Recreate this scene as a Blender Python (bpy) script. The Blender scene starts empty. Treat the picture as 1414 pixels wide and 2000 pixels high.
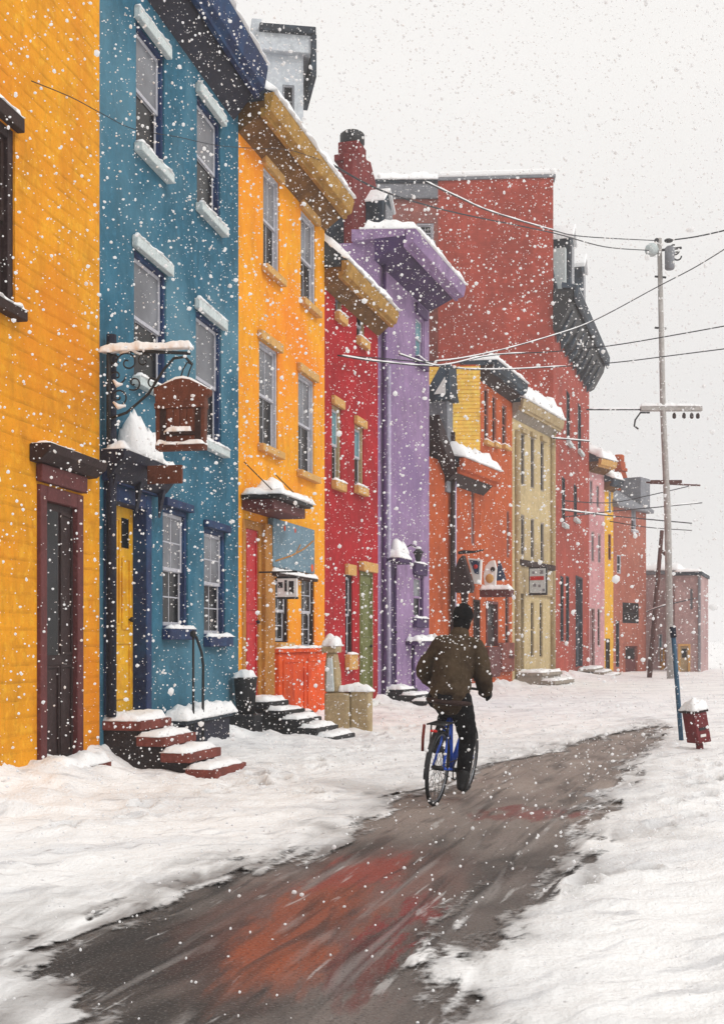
import bpy, bmesh, math, random
from mathutils import Vector, Matrix, noise
random.seed(7)
S = bpy.context.scene
COL = S.collection
R = math.radians

# ------------------------------------------------------------------ camera
FPX, EYE, HOR = 2370.0, 1.5, 1250.0           # focal length in photo pixels, eye height, horizon row
cd = bpy.data.cameras.new('camera'); cam = bpy.data.objects.new('camera', cd); COL.objects.link(cam)
cam.location = (0, 0, EYE); cam.rotation_euler = (R(90), 0, 0)
cd.sensor_fit = 'VERTICAL'; cd.sensor_height = 36; cd.lens = FPX/2000*36
cd.shift_y = (HOR-1000)/2000; cd.clip_end = 3000; cd.clip_start = .05
S.camera = cam
# ------------------------------------------------------------------ world, sun, exposure
SUN_EL, SUN_AZ = R(42), R(128)                # sun behind the camera's right shoulder (azimuth from +Y to +X)
w = bpy.data.worlds.new('World'); S.world = w; w.use_nodes = True
nt = w.node_tree; nt.nodes.clear()
out = nt.nodes.new('ShaderNodeOutputWorld'); mixw = nt.nodes.new('ShaderNodeMixShader')
b1 = nt.nodes.new('ShaderNodeBackground'); b2 = nt.nodes.new('ShaderNodeBackground')
sk = nt.nodes.new('ShaderNodeTexSky'); sk.sky_type = 'NISHITA'; sk.sun_disc = False
sk.sun_elevation = SUN_EL; sk.sun_rotation = SUN_AZ
nt.links.new(sk.outputs[0], b1.inputs[0]); b1.inputs[1].default_value = .1
tc = nt.nodes.new('ShaderNodeTexCoord'); sx = nt.nodes.new('ShaderNodeSeparateXYZ')
nt.links.new(tc.outputs['Generated'], sx.inputs[0])
rp = nt.nodes.new('ShaderNodeValToRGB'); nt.links.new(sx.outputs[2], rp.inputs[0])
rp.color_ramp.elements[0].position = .0; rp.color_ramp.elements[0].color = (.775, .76, .75, 1)
rp.color_ramp.elements[1].position = .42; rp.color_ramp.elements[1].color = (.99, .965, .935, 1)
nz = nt.nodes.new('ShaderNodeTexNoise'); nz.inputs['Scale'].default_value = 3.2; nz.inputs['Detail'].default_value = 5
nt.links.new(tc.outputs['Generated'], nz.inputs['Vector'])
cm = nt.nodes.new('ShaderNodeMixRGB'); cm.blend_type = 'SOFT_LIGHT'; cm.inputs[0].default_value = .12
nt.links.new(rp.outputs[0], cm.inputs[1]); nt.links.new(nz.outputs[0], cm.inputs[2])
nt.links.new(cm.outputs[0], b2.inputs[0]); b2.inputs[1].default_value = 1.13   # thick snow cloud in front of the clear sky
mixw.inputs[0].default_value = .95
nt.links.new(b1.outputs[0], mixw.inputs[1]); nt.links.new(b2.outputs[0], mixw.inputs[2])
nt.links.new(mixw.outputs[0], out.inputs[0])
sd = bpy.data.lights.new('sun', 'SUN'); sun = bpy.data.objects.new('sun', sd); COL.objects.link(sun)
sd.energy = 1.5; sd.angle = R(14); sd.color = (1, .975, .945)
sun.rotation_euler = Vector((math.cos(SUN_EL)*math.sin(SUN_AZ), math.cos(SUN_EL)*math.cos(SUN_AZ), math.sin(SUN_EL))).to_track_quat('Z', 'Y').to_euler()
sun.location = (6, -6, 20)
S.view_settings.view_transform = 'Standard'; S.view_settings.look = 'None'
S.view_settings.exposure = -0.17; S.view_settings.gamma = 1.0

# ------------------------------------------------------------------ materials
def lin(c): return tuple(((v/255+.055)/1.055)**2.4 if v/255 > .04045 else v/255/12.92 for v in c)
MC = {}
def mat(name, rgb, rough=.85, var=.25, scale=1.2, bump=.15, bscale=60, alt=None, altamt=.35, altscale=.6, k=1.0, coat=0, siding=0, brick=0, metal=0, spec=.3, mott=1):
    """paint-like procedural material: two scales of mottling, optional second wash, fine bump, board or brick courses"""
    if name in MC: return MC[name]
    m = bpy.data.materials.new(name); MC[name] = m; m.use_nodes = True
    t = m.node_tree; N = t.nodes; L = t.links; bs = N['Principled BSDF']
    base = [min(.92, v*k) for v in lin(rgb)]
    bs.inputs['Roughness'].default_value = rough; bs.inputs['Specular IOR Level'].default_value = spec
    bs.inputs['Metallic'].default_value = metal; bs.inputs['Coat Weight'].default_value = coat
    co = N.new('ShaderNodeTexCoord')
    n1 = N.new('ShaderNodeTexNoise'); n1.inputs['Scale'].default_value = scale; n1.inputs['Detail'].default_value = 8; n1.inputs['Roughness'].default_value = .62
    L.new(co.outputs['Object'], n1.inputs['Vector'])
    r1 = N.new('ShaderNodeValToRGB'); L.new(n1.outputs[0], r1.inputs[0])
    r1.color_ramp.elements[0].position = .3; r1.color_ramp.elements[1].position = .7
    r1.color_ramp.elements[0].color = [v*(1-var) for v in base]+[1]
    r1.color_ramp.elements[1].color = [min(.95, v*(1+var*.6)+.012*var) for v in base]+[1]
    last = r1.outputs[0]
    if var >= .12 and mott and not metal:
        mpv = N.new('ShaderNodeMapping'); mpv.inputs['Scale'].default_value = (1, 1, .28); L.new(co.outputs['Object'], mpv.inputs[0])
        for (src, sc_, p0, p1, dk, am) in ((mpv.outputs[0], scale*3.2, .5, .72, .55, .55), (co.outputs['Object'], scale*5, .5, .66, 1.5, .45), (co.outputs['Object'], scale*18, .54, .68, .5, .38)):
            nv = N.new('ShaderNodeTexNoise'); nv.inputs['Scale'].default_value = sc_; nv.inputs['Detail'].default_value = 7; nv.inputs['Roughness'].default_value = .65; nv.inputs['Distortion'].default_value = .4; L.new(src, nv.inputs['Vector'])
            rv = N.new('ShaderNodeValToRGB'); rv.color_ramp.elements[0].position = p0; rv.color_ramp.elements[1].position = p1; rv.color_ramp.elements[1].color = (am, am, am, 1); L.new(nv.outputs[0], rv.inputs[0])
            mv = N.new('ShaderNodeMixRGB'); L.new(rv.outputs[0], mv.inputs[0]); L.new(last, mv.inputs[1]); mv.inputs[2].default_value = [min(.92, v*dk+(.03 if dk > 1 else 0)) for v in base]+[1]
            last = mv.outputs[0]
    if alt:
        n2 = N.new('ShaderNodeTexNoise'); n2.inputs['Scale'].default_value = altscale; n2.inputs['Detail'].default_value = 6; n2.inputs['Distortion'].default_value = .8
        L.new(co.outputs['Object'], n2.inputs['Vector'])
        r2 = N.new('ShaderNodeValToRGB'); r2.color_ramp.elements[0].position = .46; r2.color_ramp.elements[1].position = .7
        r2.color_ramp.elements[1].color = (altamt, altamt, altamt, 1); L.new(n2.outputs[0], r2.inputs[0])
        mx = N.new('ShaderNodeMixRGB'); L.new(r2.outputs[0], mx.inputs[0]); L.new(last, mx.inputs[1]); mx.inputs[2].default_value = [min(.92, v*k) for v in lin(alt)]+[1]
        last = mx.outputs[0]
    nb = N.new('ShaderNodeTexNoise'); nb.inputs['Scale'].default_value = bscale; nb.inputs['Detail'].default_value = 4
    L.new(co.outputs['Object'], nb.inputs['Vector'])
    h = nb.outputs[0]
    if siding:
        sp = N.new('ShaderNodeSeparateXYZ'); nd = N.new('ShaderNodeTexNoise'); nd.inputs['Scale'].default_value = 3; nd.inputs['Detail'].default_value = 5
        L.new(co.outputs['Object'], nd.inputs['Vector']); L.new(co.outputs['Object'], sp.inputs[0])
        a = N.new('ShaderNodeMath'); a.operation = 'MULTIPLY_ADD'; L.new(nd.outputs[0], a.inputs[0]); a.inputs[1].default_value = siding*.22; L.new(sp.outputs[2], a.inputs[2])
        d = N.new('ShaderNodeMath'); d.operation = 'DIVIDE'; L.new(a.outputs[0], d.inputs[0]); d.inputs[1].default_value = siding
        f = N.new('ShaderNodeMath'); f.operation = 'FRACT'; L.new(d.outputs[0], f.inputs[0])
        cr = N.new('ShaderNodeValToRGB'); L.new(f.outputs[0], cr.inputs[0])
        cr.color_ramp.elements[0].position = .0; cr.color_ramp.elements[0].color = (.0, .0, .0, 1)
        cr.color_ramp.elements[1].position = .22; cr.color_ramp.elements[1].color = (1, 1, 1, 1)
        n3 = N.new('ShaderNodeTexNoise'); n3.inputs['Scale'].default_value = 2.4; n3.inputs['Detail'].default_value = 3; L.new(co.outputs['Object'], n3.inputs['Vector'])
        r3 = N.new('ShaderNodeValToRGB'); r3.color_ramp.elements[0].position = .45; r3.color_ramp.elements[1].position = .62; L.new(n3.outputs[0], r3.inputs[0])
        iv = N.new('ShaderNodeMath'); iv.operation = 'SUBTRACT'; iv.inputs[0].default_value = 1; L.new(cr.outputs[0], iv.inputs[1])
        ml = N.new('ShaderNodeMath'); ml.operation = 'MULTIPLY'; L.new(iv.outputs[0], ml.inputs[0]); L.new(r3.outputs[0], ml.inputs[1])
        m2 = N.new('ShaderNodeMath'); m2.operation = 'MULTIPLY'; L.new(ml.outputs[0], m2.inputs[0]); m2.inputs[1].default_value = .36
        mx = N.new('ShaderNodeMixRGB'); L.new(m2.outputs[0], mx.inputs[0]); L.new(last, mx.inputs[1]); mx.inputs[2].default_value = [v*.3 for v in base]+[1]
        last = mx.outputs[0]
        ad = N.new('ShaderNodeMath'); ad.operation = 'ADD'; L.new(h, ad.inputs[0]); L.new(cr.outputs[0], ad.inputs[1]); h = ad.outputs[0]
    if brick:
        mp = N.new('ShaderNodeMapping'); L.new(co.outputs['Object'], mp.inputs[0]); mp.inputs['Rotation'].default_value = (R(90), 0, 0) if brick == 1 else (R(90), 0, R(90))
        bk = N.new('ShaderNodeTexBrick'); L.new(mp.outputs[0], bk.inputs['Vector']); bk.inputs['Scale'].default_value = 4.0
        bk.inputs['Color1'].default_value = (1, 1, 1, 1); bk.inputs['Color2'].default_value = (.8, .8, .8, 1); bk.inputs['Mortar'].default_value = (.72, .74, .76, 1); bk.inputs['Mortar Size'].default_value = .015
        mu = N.new('ShaderNodeMixRGB'); mu.blend_type = 'MULTIPLY'; mu.inputs[0].default_value = .6; L.new(last, mu.inputs[1]); L.new(bk.outputs[0], mu.inputs[2]); last = mu.outputs[0]
    L.new(last, bs.inputs['Base Color'])
    bp = N.new('ShaderNodeBump'); bp.inputs['Strength'].default_value = bump; bp.inputs['Distance'].default_value = .03
    L.new(h, bp.inputs['Height']); L.new(bp.outputs[0], bs.inputs['Normal'])
    return m
KW = 1.02
M = dict(
 yellow=mat('yellow_boards', (234, 157, 16), var=.18, scale=1.6, alt=(224, 122, 8), altamt=.6, siding=.16, bump=.4, k=.97),
 blue=mat('blue_stucco', (40, 106, 132), var=.36, scale=1.6, alt=(112, 158, 176), altamt=.6, altscale=.5, bump=.5, k=.86),
 orange=mat('orange_stucco', (244, 160, 17), var=.16, scale=1.3, alt=(236, 112, 20), altamt=.6, altscale=.42, bump=.4, k=1.0),
 red=mat('red_stucco', (182, 8, 26), var=.3, scale=1.6, alt=(140, 6, 20), altamt=.6, bump=.4, k=.85),
 purple=mat('purple_stucco', (146, 120, 156), var=.28, scale=1.2, alt=(120, 96, 138), altamt=.7, altscale=.5, bump=.3, k=KW),
 rust=mat('rust_orange_stucco', (200, 92, 36), var=.22, scale=1.2, alt=(170, 70, 36), altamt=.7, bump=.4, k=.82),
 siding=mat('ochre_clapboard', (232, 184, 84), var=.15, bump=.4, k=1.05),
 beige=mat('beige_render', (190, 170, 128), var=.16, scale=1.5, alt=(158, 136, 104), altamt=.5, bump=.3, k=KW),
 brick=mat('red_brick', (168, 70, 54), var=.3, scale=.9, alt=(132, 58, 48), altamt=.6, altscale=.3, brick=1, bump=.25, k=KW),
 brick_dull=mat('dull_brick', (160, 92, 80), var=.25, scale=.8, alt=(128, 100, 98), altamt=.7, bump=.3, k=KW),
 pink=mat('pink_render', (198, 146, 148), var=.2, scale=1.5, alt=(170, 108, 112), altamt=.6, bump=.3, k=KW),
 ochre=mat('ochre_render', (224, 168, 48), var=.15, k=KW),
 brown=mat('brown_brick', (166, 98, 80), var=.25, alt=(146, 74, 56), altamt=.6, k=KW),
 mauve=mat('mauve_brick', (178, 148, 146), var=.2, alt=(150, 112, 110), altamt=.7, altscale=.4, k=KW),
 ghost=mat('pale_weathered_boards', (196, 202, 208), var=.22, scale=1.5, alt=(150, 160, 172), altamt=.5, k=KW),
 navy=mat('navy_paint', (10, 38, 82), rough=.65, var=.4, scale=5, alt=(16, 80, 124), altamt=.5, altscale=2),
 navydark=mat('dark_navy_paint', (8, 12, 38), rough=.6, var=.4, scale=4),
 maroon=mat('maroon_paint', (92, 38, 38), rough=.6, var=.25, scale=4),
 maroondark=mat('dark_maroon_paint', (40, 16, 16), rough=.6, var=.35, scale=5),
 doory=mat('worn_yellow_paint', (228, 168, 24), rough=.55, var=.2, scale=6, alt=(176, 104, 20), altamt=.6, altscale=2.5, k=1.05),
 doorr=mat('red_door_paint', (188, 18, 30), rough=.5, var=.2, scale=6),
 ochrewood=mat('ochre_wood', (176, 118, 42), rough=.7, var=.25, scale=6),
 green=mat('olive_paint', (104, 108, 54), rough=.6, var=.25, scale=6),
 plum=mat('plum_paint', (74, 44, 92), rough=.6, var=.35, scale=5),
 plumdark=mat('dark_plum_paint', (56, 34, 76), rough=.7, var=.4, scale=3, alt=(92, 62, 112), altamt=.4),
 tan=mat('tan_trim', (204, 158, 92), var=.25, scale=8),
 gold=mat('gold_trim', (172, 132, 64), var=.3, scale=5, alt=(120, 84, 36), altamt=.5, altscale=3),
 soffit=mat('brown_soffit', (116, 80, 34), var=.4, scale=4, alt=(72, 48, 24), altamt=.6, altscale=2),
 stonegrey=mat('pale_grey_stone', (196, 206, 206), var=.14, scale=8),
 sash=mat('white_sash_paint', (182, 182, 190), rough=.6, var=.15, scale=9),
 black=mat('black_iron', (22, 22, 26), rough=.55, var=.3, scale=12, spec=.4),
 slate=mat('dark_slate', (38, 46, 56), rough=.7, var=.4, scale=4, alt=(84, 104, 120), altamt=.5, altscale=1.5),
 slategrey=mat('grey_slate', (128, 130, 136), var=.25, scale=3),
 wood=mat('brown_sign_wood', (104, 54, 34), rough=.7, var=.3, scale=9, alt=(70, 34, 24), altamt=.6, altscale=4),
 wooddark=mat('dark_brown_wood', (46, 24, 18), rough=.75, var=.35, scale=8),
 redstone=mat('red_sandstone', (124, 62, 52), var=.3, scale=7, alt=(84, 44, 40), altamt=.6, altscale=3),
 darkstone=mat('dark_wet_stone', (34, 24, 26), rough=.6, var=.45, scale=8),
 blackstone=mat('black_wet_stone', (30, 30, 34), rough=.55, var=.45, scale=8),
 buff=mat('buff_stone', (174, 154, 118), var=.25, scale=6, alt=(134, 112, 78), altamt=.5, altscale=3),
 greyboard=mat('blue_grey_board', (112, 138, 152), var=.2, scale=5, alt=(84, 108, 124), altamt=.6, altscale=3),
 riser=mat('scuffed_orange_panel', (226, 84, 20), var=.25, scale=3, alt=(178, 44, 18), altamt=.8, altscale=1.6),
 polewood=mat('pale_weathered_pole', (172, 168, 165), var=.25, scale=3, alt=(150, 140, 130), altamt=.5, altscale=1),
 polebrown=mat('brown_post', (84, 46, 40), var=.3, scale=6),
 polesteel=mat('blue_steel', (44, 82, 108), rough=.5, var=.35, scale=7),
 postred=mat('postbox_red', (104, 22, 28), rough=.5, var=.3, scale=8),
 wire=mat('wire_black', (30, 30, 38), rough=.6, var=.2),
 zinc=mat('zinc_pipe', (178, 168, 194), rough=.5, var=.25, scale=4),
 white=mat('white_enamel', (228, 226, 222), rough=.5, var=.1, scale=5),
 signred=mat('sign_red', (196, 34, 28), rough=.5, var=.15),
 dblue=mat('sign_dark_blue', (36, 54, 84), rough=.5, var=.25),
 stone2=mat('grey_brown_stone', (150, 140, 128), var=.3, scale=6),
 khaki=mat('khaki_jacket_cloth', (74, 60, 44), rough=.95, var=.35, scale=7, alt=(46, 32, 26), altamt=.7, altscale=4, bump=.35, bscale=220, spec=.1),
 trouser=mat('black_trouser_cloth', (20, 19, 22), rough=.95, var=.4, scale=9, bump=.3, bscale=200, spec=.1),
 knit=mat('black_knit', (17, 16, 18), rough=1, var=.4, scale=30, bump=.6, bscale=160, spec=.1),
 leather=mat('black_leather', (18, 17, 18), rough=.6, var=.3, scale=20),
 skin=mat('skin', (190, 142, 118), rough=.6, var=.1, scale=12),
 rubber=mat('tyre_rubber', (16, 16, 18), rough=.8, var=.3, scale=25),
 steel=mat('grey_steel', (120, 122, 126), rough=.35, var=.15, metal=.8),
 bikeblue=mat('bicycle_blue_enamel', (24, 84, 200), rough=.35, var=.15, scale=8, coat=.4),
 bikered=mat('rust_red_enamel', (120, 40, 30), rough=.5, var=.3),
 chimneybrick=mat('dark_red_brick', (122, 44, 42), var=.3, scale=2, alt=(84, 32, 34), altamt=.6, brick=1, bump=.3),
 debris=mat('wet_bark', (78, 42, 34), var=.4, scale=14),
)
def glass(name, rgb, light, sc):
    m = mat(name, rgb, rough=.22, var=.35, scale=sc, bump=.02, bscale=4, alt=light, altamt=.5, altscale=sc*.8, spec=.12, mott=0); return m
M['pane_dark'] = glass('dark_window_glass', (15, 15, 18), (52, 52, 58), 1.6)
M['pane_pale'] = glass('pale_window_glass', (122, 124, 130), (64, 64, 72), 1.3)  # paler grey set in the pane colour
M['pane_teal'] = glass('teal_window_glass', (96, 140, 150), (60, 90, 104), 2.0)
def snowmat():
    m = bpy.data.materials.new('snow'); m.use_nodes = True; t = m.node_tree; N = t.nodes; L = t.links; bs = N['Principled BSDF']
    bs.inputs['Base Color'].default_value = (.9, .905, .91, 1); bs.inputs['Roughness'].default_value = .8; bs.inputs['Specular IOR Level'].default_value = .2
    co = N.new('ShaderNodeTexCoord'); n = N.new('ShaderNodeTexNoise'); n.inputs['Scale'].default_value = 22; n.inputs['Detail'].default_value = 6; L.new(co.outputs['Object'], n.inputs['Vector'])
    b = N.new('ShaderNodeBump'); b.inputs['Strength'].default_value = .4; b.inputs['Distance'].default_value = .04; L.new(n.outputs[0], b.inputs['Height']); L.new(b.outputs[0], bs.inputs['Normal'])
    return m
M['snow'] = snowmat()

# ------------------------------------------------------------------ geometry helpers
class MB:
    def __init__(s): s.bm = bmesh.new()
    def quad(s, *p): s.bm.faces.new([s.bm.verts.new(q) for q in p])
    def box(s, x0, x1, y0, y1, z0, z1):
        v = [s.bm.verts.new((x, y, z)) for z in (z0, z1) for y in (y0, y1) for x in (x0, x1)]
        for f in ((0, 2, 3, 1), (4, 5, 7, 6), (0, 1, 5, 4), (2, 6, 7, 3), (0, 4, 6, 2), (1, 3, 7, 5)): s.bm.faces.new([v[i] for i in f])
        return s
    def prism(s, pts, a, b, axis='y'):
        """polygon of (x,z) extruded from y=a to y=b (axis y) or (y,z) along x (axis x) or (x,y) along z"""
        def mk(p, t): return (p[0], t, p[1]) if axis == 'y' else ((t, p[0], p[1]) if axis == 'x' else (p[0], p[1], t))
        A = [s.bm.verts.new(mk(p, a)) for p in pts]; B = [s.bm.verts.new(mk(p, b)) for p in pts]
        s.bm.faces.new(A); s.bm.faces.new(B[::-1]); n = len(pts)
        for i in range(n): s.bm.faces.new([A[i], B[i], B[(i+1) % n], A[(i+1) % n]])
        return s
    def tube(s, pts, r, n=8, closed=False, caps=True):
        pts = [Vector(p) for p in pts]; m = len(pts); rr = r if isinstance(r, (list, tuple)) else [r]*m
        rings = []; up = None
        for i, p in enumerate(pts):
            a = pts[(i-1) % m] if (closed or i > 0) else p; b = pts[(i+1) % m] if (closed or i < m-1) else p
            d = (b-a).normalized()
            if up is None: up = Vector((0, 0, 1)) if abs(d.z) < .9 else Vector((1, 0, 0))
            x = d.cross(up)
            if x.length < 1e-4: x = d.cross(Vector((.3, 1, .2)))
            x.normalize(); y = x.cross(d).normalized(); up = y
            q = rr[i] if isinstance(rr[i], (tuple, list)) else (rr[i], rr[i])
            rings.append([s.bm.verts.new(p+x*q[0]*math.cos(2*math.pi*k/n)+y*q[1]*math.sin(2*math.pi*k/n)) for k in range(n)])
        for i in range(m if closed else m-1):
            A, B = rings[i], rings[(i+1) % m]
            for k in range(n): s.bm.faces.new([A[k], A[(k+1) % n], B[(k+1) % n], B[k]])
        if caps and not closed: s.bm.faces.new(rings[0][::-1]); s.bm.faces.new(rings[-1])
        return s
    def lathe(s, prof, c=(0, 0, 0), n=16):
        rings = [[s.bm.verts.new((c[0]+r*math.cos(2*math.pi*k/n), c[1]+r*math.sin(2*math.pi*k/n), c[2]+z)) for k in range(n)] for r, z in prof]
        for A, B in zip(rings, rings[1:]):
            for k in range(n): s.bm.faces.new([A[k], A[(k+1) % n], B[(k+1) % n], B[k]])
        s.bm.faces.new(rings[0][::-1]); s.bm.faces.new(rings[-1]); return s
    def ball(s, c, r, sub=2, sc=(1, 1, 1)):
        bmesh.ops.create_icosphere(s.bm, subdivisions=sub, radius=r, matrix=Matrix.Translation(c) @ Matrix.Diagonal((*sc, 1))); return s
    def snow(s, x0, x1, y0, y1, z, th, seed=0, cell=.05):
        """lumpy slab of lying snow with rounded uneven edges"""
        nx = max(3, min(60, int((x1-x0)/cell))); ny = max(3, min(40, int((y1-y0)/cell)))
        T = []; B = []
        for j in range(ny+1):
            tr = []; br = []
            for i in range(nx+1):
                fx, fy = i/nx, j/ny
                x = x0+(x1-x0)*fx; y = y0+(y1-y0)*fy
                e = min(fx*(x1-x0), (1-fx)*(x1-x0), fy*(y1-y0), (1-fy)*(y1-y0))
                rd = min(1, e/max(th*.8, .01)); rd = math.sqrt(max(0, 1-(1-rd)**2))
                nn = noise.noise((x*4+seed*7.3, y*4, seed*1.7)); n2 = noise.noise((x*13+seed*3.1, y*13, seed))
                jx = n2*.05 if (i in (0, nx)) else 0; jy = n2*.06 if (j in (0, ny)) else 0
                tr.append(s.bm.verts.new((x+jx, y+jy, z+th*(.15+.85*rd)*(1+.6*nn+.35*n2)))); br.append(s.bm.verts.new((x+jx, y+jy, z-(.02*max(0, n2) if e < .001 else 0))))
            T.append(tr); B.append(br)
        for j in range(ny):
            for i in range(nx):
                s.bm.faces.new([T[j][i], T[j][i+1], T[j+1][i+1], T[j+1][i]]); s.bm.faces.new([B[j][i], B[j+1][i], B[j+1][i+1], B[j][i+1]])
        for i in range(nx):
            s.bm.faces.new([B[0][i], B[0][i+1], T[0][i+1], T[0][i]]); s.bm.faces.new([T[ny][i], T[ny][i+1], B[ny][i+1], B[ny][i]])
        for j in range(ny):
            s.bm.faces.new([T[j][0], T[j+1][0], B[j+1][0], B[j][0]]); s.bm.faces.new([B[j][nx], B[j+1][nx], T[j+1][nx], T[j][nx]])
        return s
    def obj(s, name, m, parent=None, smooth=False, bevel=0, recalc=True):
        if recalc: bmesh.ops.recalc_face_normals(s.bm, faces=s.bm.faces)
        me = bpy.data.meshes.new(name); s.bm.to_mesh(me); s.bm.free()
        if smooth:
            for p in me.polygons: p.use_smooth = True
        me.materials.append(M[m] if isinstance(m, str) else m)
        o = bpy.data.objects.new(name, me); COL.objects.link(o)
        if parent: o.parent = parent
        if bevel:
            b = o.modifiers.new('bevel', 'BEVEL'); b.width = bevel; b.segments = 2; b.limit_method = 'ANGLE'; b.angle_limit = R(50)
        return o
def tag(o, label=None, cat=None, group=None, kind=None):
    if label: o['label'] = label
    if cat: o['category'] = cat
    if group: o['group'] = group
    if kind: o['kind'] = kind
    return o
def empty(name, loc, rz=0, label=None, cat=None, group=None):
    o = bpy.data.objects.new(name, None); COL.objects.link(o); o.location = loc; o.rotation_euler = (0, 0, rz); o.empty_display_size = .2
    return tag(o, label, cat, group)
def gp(px, py):                                  # photo pixel on the ground -> plan point
    Y = EYE*FPX/(py-HOR); return Vector(((px-707)/FPX*Y, Y))
def pt(px, py, Y): return Vector(((px-707)/FPX*Y, Y, EYE-(py-HOR)/FPX*Y))

SEED = [0]
def sd_(): SEED[0] += 1; return SEED[0]
def snowcap(x0, x1, y0, y1, z, th, parent, cell=.05):
    return MB().snow(x0, x1, y0, y1, z, th, sd_(), cell).obj('snow_cap', 'snow', parent, smooth=True)

# ------------------------------------------------------------------ a house front standing on the plan line A-B
class Front:
    def __init__(s, A, B, label, cat='house', name='row_house', group='painted row houses along the street'):
        s.A = gp(*A) if not isinstance(A, Vector) else A; s.B = gp(*B) if not isinstance(B, Vector) else B
        s.e = (s.B-s.A).normalized(); s.n = Vector((-s.e.y, s.e.x)); s.L = (s.B-s.A).length; s.open = []
        s.rz = math.atan2(s.e.y, s.e.x)
        s.root = empty(name, (s.A.x, s.A.y, 0), s.rz, label, cat, group)
    def t(s, px, v=0):                            # depth where the sight line px meets the plane v metres in front of the wall
        d = Vector(((px-707)/FPX, 1)); P = s.A-s.n*v
        den = d.x*s.e.y-d.y*s.e.x; return (P.x*s.e.y-P.y*s.e.x)/den
    def u(s, px, v=0):
        tt = s.t(px, v); p = Vector(((px-707)/FPX*tt, tt)); return (p-s.A).dot(s.e)
    def z(s, px, py, v=0): return EYE-(py-HOR)/FPX*s.t(px, v)
    def perp(s, u, px, py):                       # on the plane at right angles to the wall at u: distance out and height
        d = Vector(((px-707)/FPX, 1)); P = s.A+s.e*u; q = -s.n
        tt = (P.x*q.y-P.y*q.x)/(d.x*q.y-d.y*q.x); p = d*tt; return (p-P).dot(q), EYE-(py-HOR)/FPX*tt
    def world(s, u, v, z): p = s.A+s.e*u-s.n*v; return Vector((p.x, p.y, z))
    def local(s, vec): return Vector((vec.dot(s.e), vec.dot(s.n)))
    def wall(s, m, zt0, zt1, back, rev=.14, backB=None, name='wall', z0=-.3):
        us = sorted({0, s.L} | {v for o in s.open for v in o[:2]}); zs = sorted({z0} | {v for o in s.open for v in o[2:4]})
        mb = MB(); V = {}
        top = lambda u: zt0+(zt1-zt0)*u/s.L
        def vert(i, j):
            if (i, j) not in V: V[i, j] = mb.bm.verts.new((us[i], 0, zs[j] if j < len(zs) else top(us[i])))
            return V[i, j]
        for i in range(len(us)-1):
            for j in range(len(zs)):
                cx = (us[i]+us[i+1])/2; cz = (zs[j]+(zs[j+1] if j+1 < len(zs) else top(cx)))/2
                if any(o[0] < cx < o[1] and o[2] < cz < o[3] for o in s.open): continue
                mb.bm.faces.new([vert(i, j), vert(i+1, j), vert(i+1, j+1), vert(i, j+1)])
        for a, b, c, d in s.open:
            mb.quad((a, 0, c), (a, 0, d), (a, rev, d), (a, rev, c)); mb.quad((b, 0, c), (b, rev, c), (b, rev, d), (b, 0, d))
            mb.quad((a, 0, c), (a, rev, c), (b, rev, c), (b, 0, c)); mb.quad((a, 0, d), (b, 0, d), (b, rev, d), (a, rev, d))
            mb.quad((a, rev+.05, c), (b, rev+.05, c), (b, rev+.05, d), (a, rev+.05, d))
        bB = backB or back
        p = [(0, 0), (s.L, 0), (s.L+bB[0], bB[1]), (back[0], back[1])]; hz = [zt0, zt1, zt1, zt0]
        for i in (1, 2, 3):
            a, b = p[i], p[(i+1) % 4]; mb.quad((*a, z0), (*b, z0), (*b, hz[(i+1) % 4]), (*a, hz[i]))
        mb.quad(*[(*q, h-.004) for q, h in zip(p, hz)])
        return mb.obj(name, m, s.root, recalc=False)
    def window(s, x0, x1, yt, yb, frame='navy', sash='sash', lintel=None, sill=None, snow=True, fw=.07, up='pane_pale', lo='pane_dark', over=.09, lh=.12, sh=.1, mun=None, ls=True, split=.5):
        c = (x0+x1)/2; a, b = s.u(x0), s.u(x1); z0, z1 = s.z(c, yb), s.z(c, yt); rt = s.root
        a -= fw; b += fw; z1 += fw; z0 -= fw*.5; s.open.append((a, b, z0, z1))
        f = MB(); f.box(a, a+fw, .02, .12, z0, z1).box(b-fw, b, .02, .12, z0, z1).box(a+fw, b-fw, .022, .118, z1-fw, z1).box(a+fw, b-fw, .022, .118, z0, z0+fw*.5)
        W = f.obj('window', frame, rt, bevel=.006)
        a2, b2, c2, d2 = a+fw, b-fw, z0+fw*.5, z1-fw; zm = c2+(d2-c2)*split; sw = min(.045, (b2-a2)*.12)
        q = MB()
        for (lo_, hi_, y) in ((zm-sw*.4, d2, .06), (c2, zm+sw*.4, .085)):
            q.box(a2, a2+sw, y, y+.022, lo_, hi_).box(b2-sw, b2, y, y+.022, lo_, hi_).box(a2+sw, b2-sw, y+.001, y+.021, hi_-sw, hi_).box(a2+sw, b2-sw, y+.001, y+.021, lo_, lo_+sw)
            if mun:
                for k in range(1, mun[0]): xm = a2+(b2-a2)*k/mun[0]; q.box(xm-.009, xm+.009, y+.004, y+.018, lo_+sw, hi_-sw)
                for k in range(1, mun[1]): zz = lo_+(hi_-lo_)*k/mun[1]; q.box(a2+sw, b2-sw, y+.005, y+.017, zz-.009, zz+.009)
        q.obj('sash', sash, W, bevel=.003)
        MB().box(a2+sw*.5, b2-sw*.5, .07, .078, zm, d2-sw*.5).obj('pane', up, W)
        MB().box(a2+sw*.5, b2-sw*.5, .093, .1, c2+sw*.5, zm).obj('pane', lo, W)
        if lintel:
            MB().box(a-over, b+over, -.08, -.002, z1-.01, z1+lh).obj('lintel', lintel, W, bevel=.012)
            if snow and ls: snowcap(a-over+.01, b+over-.01, -.085, -.005, z1+lh, .045, W)
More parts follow.
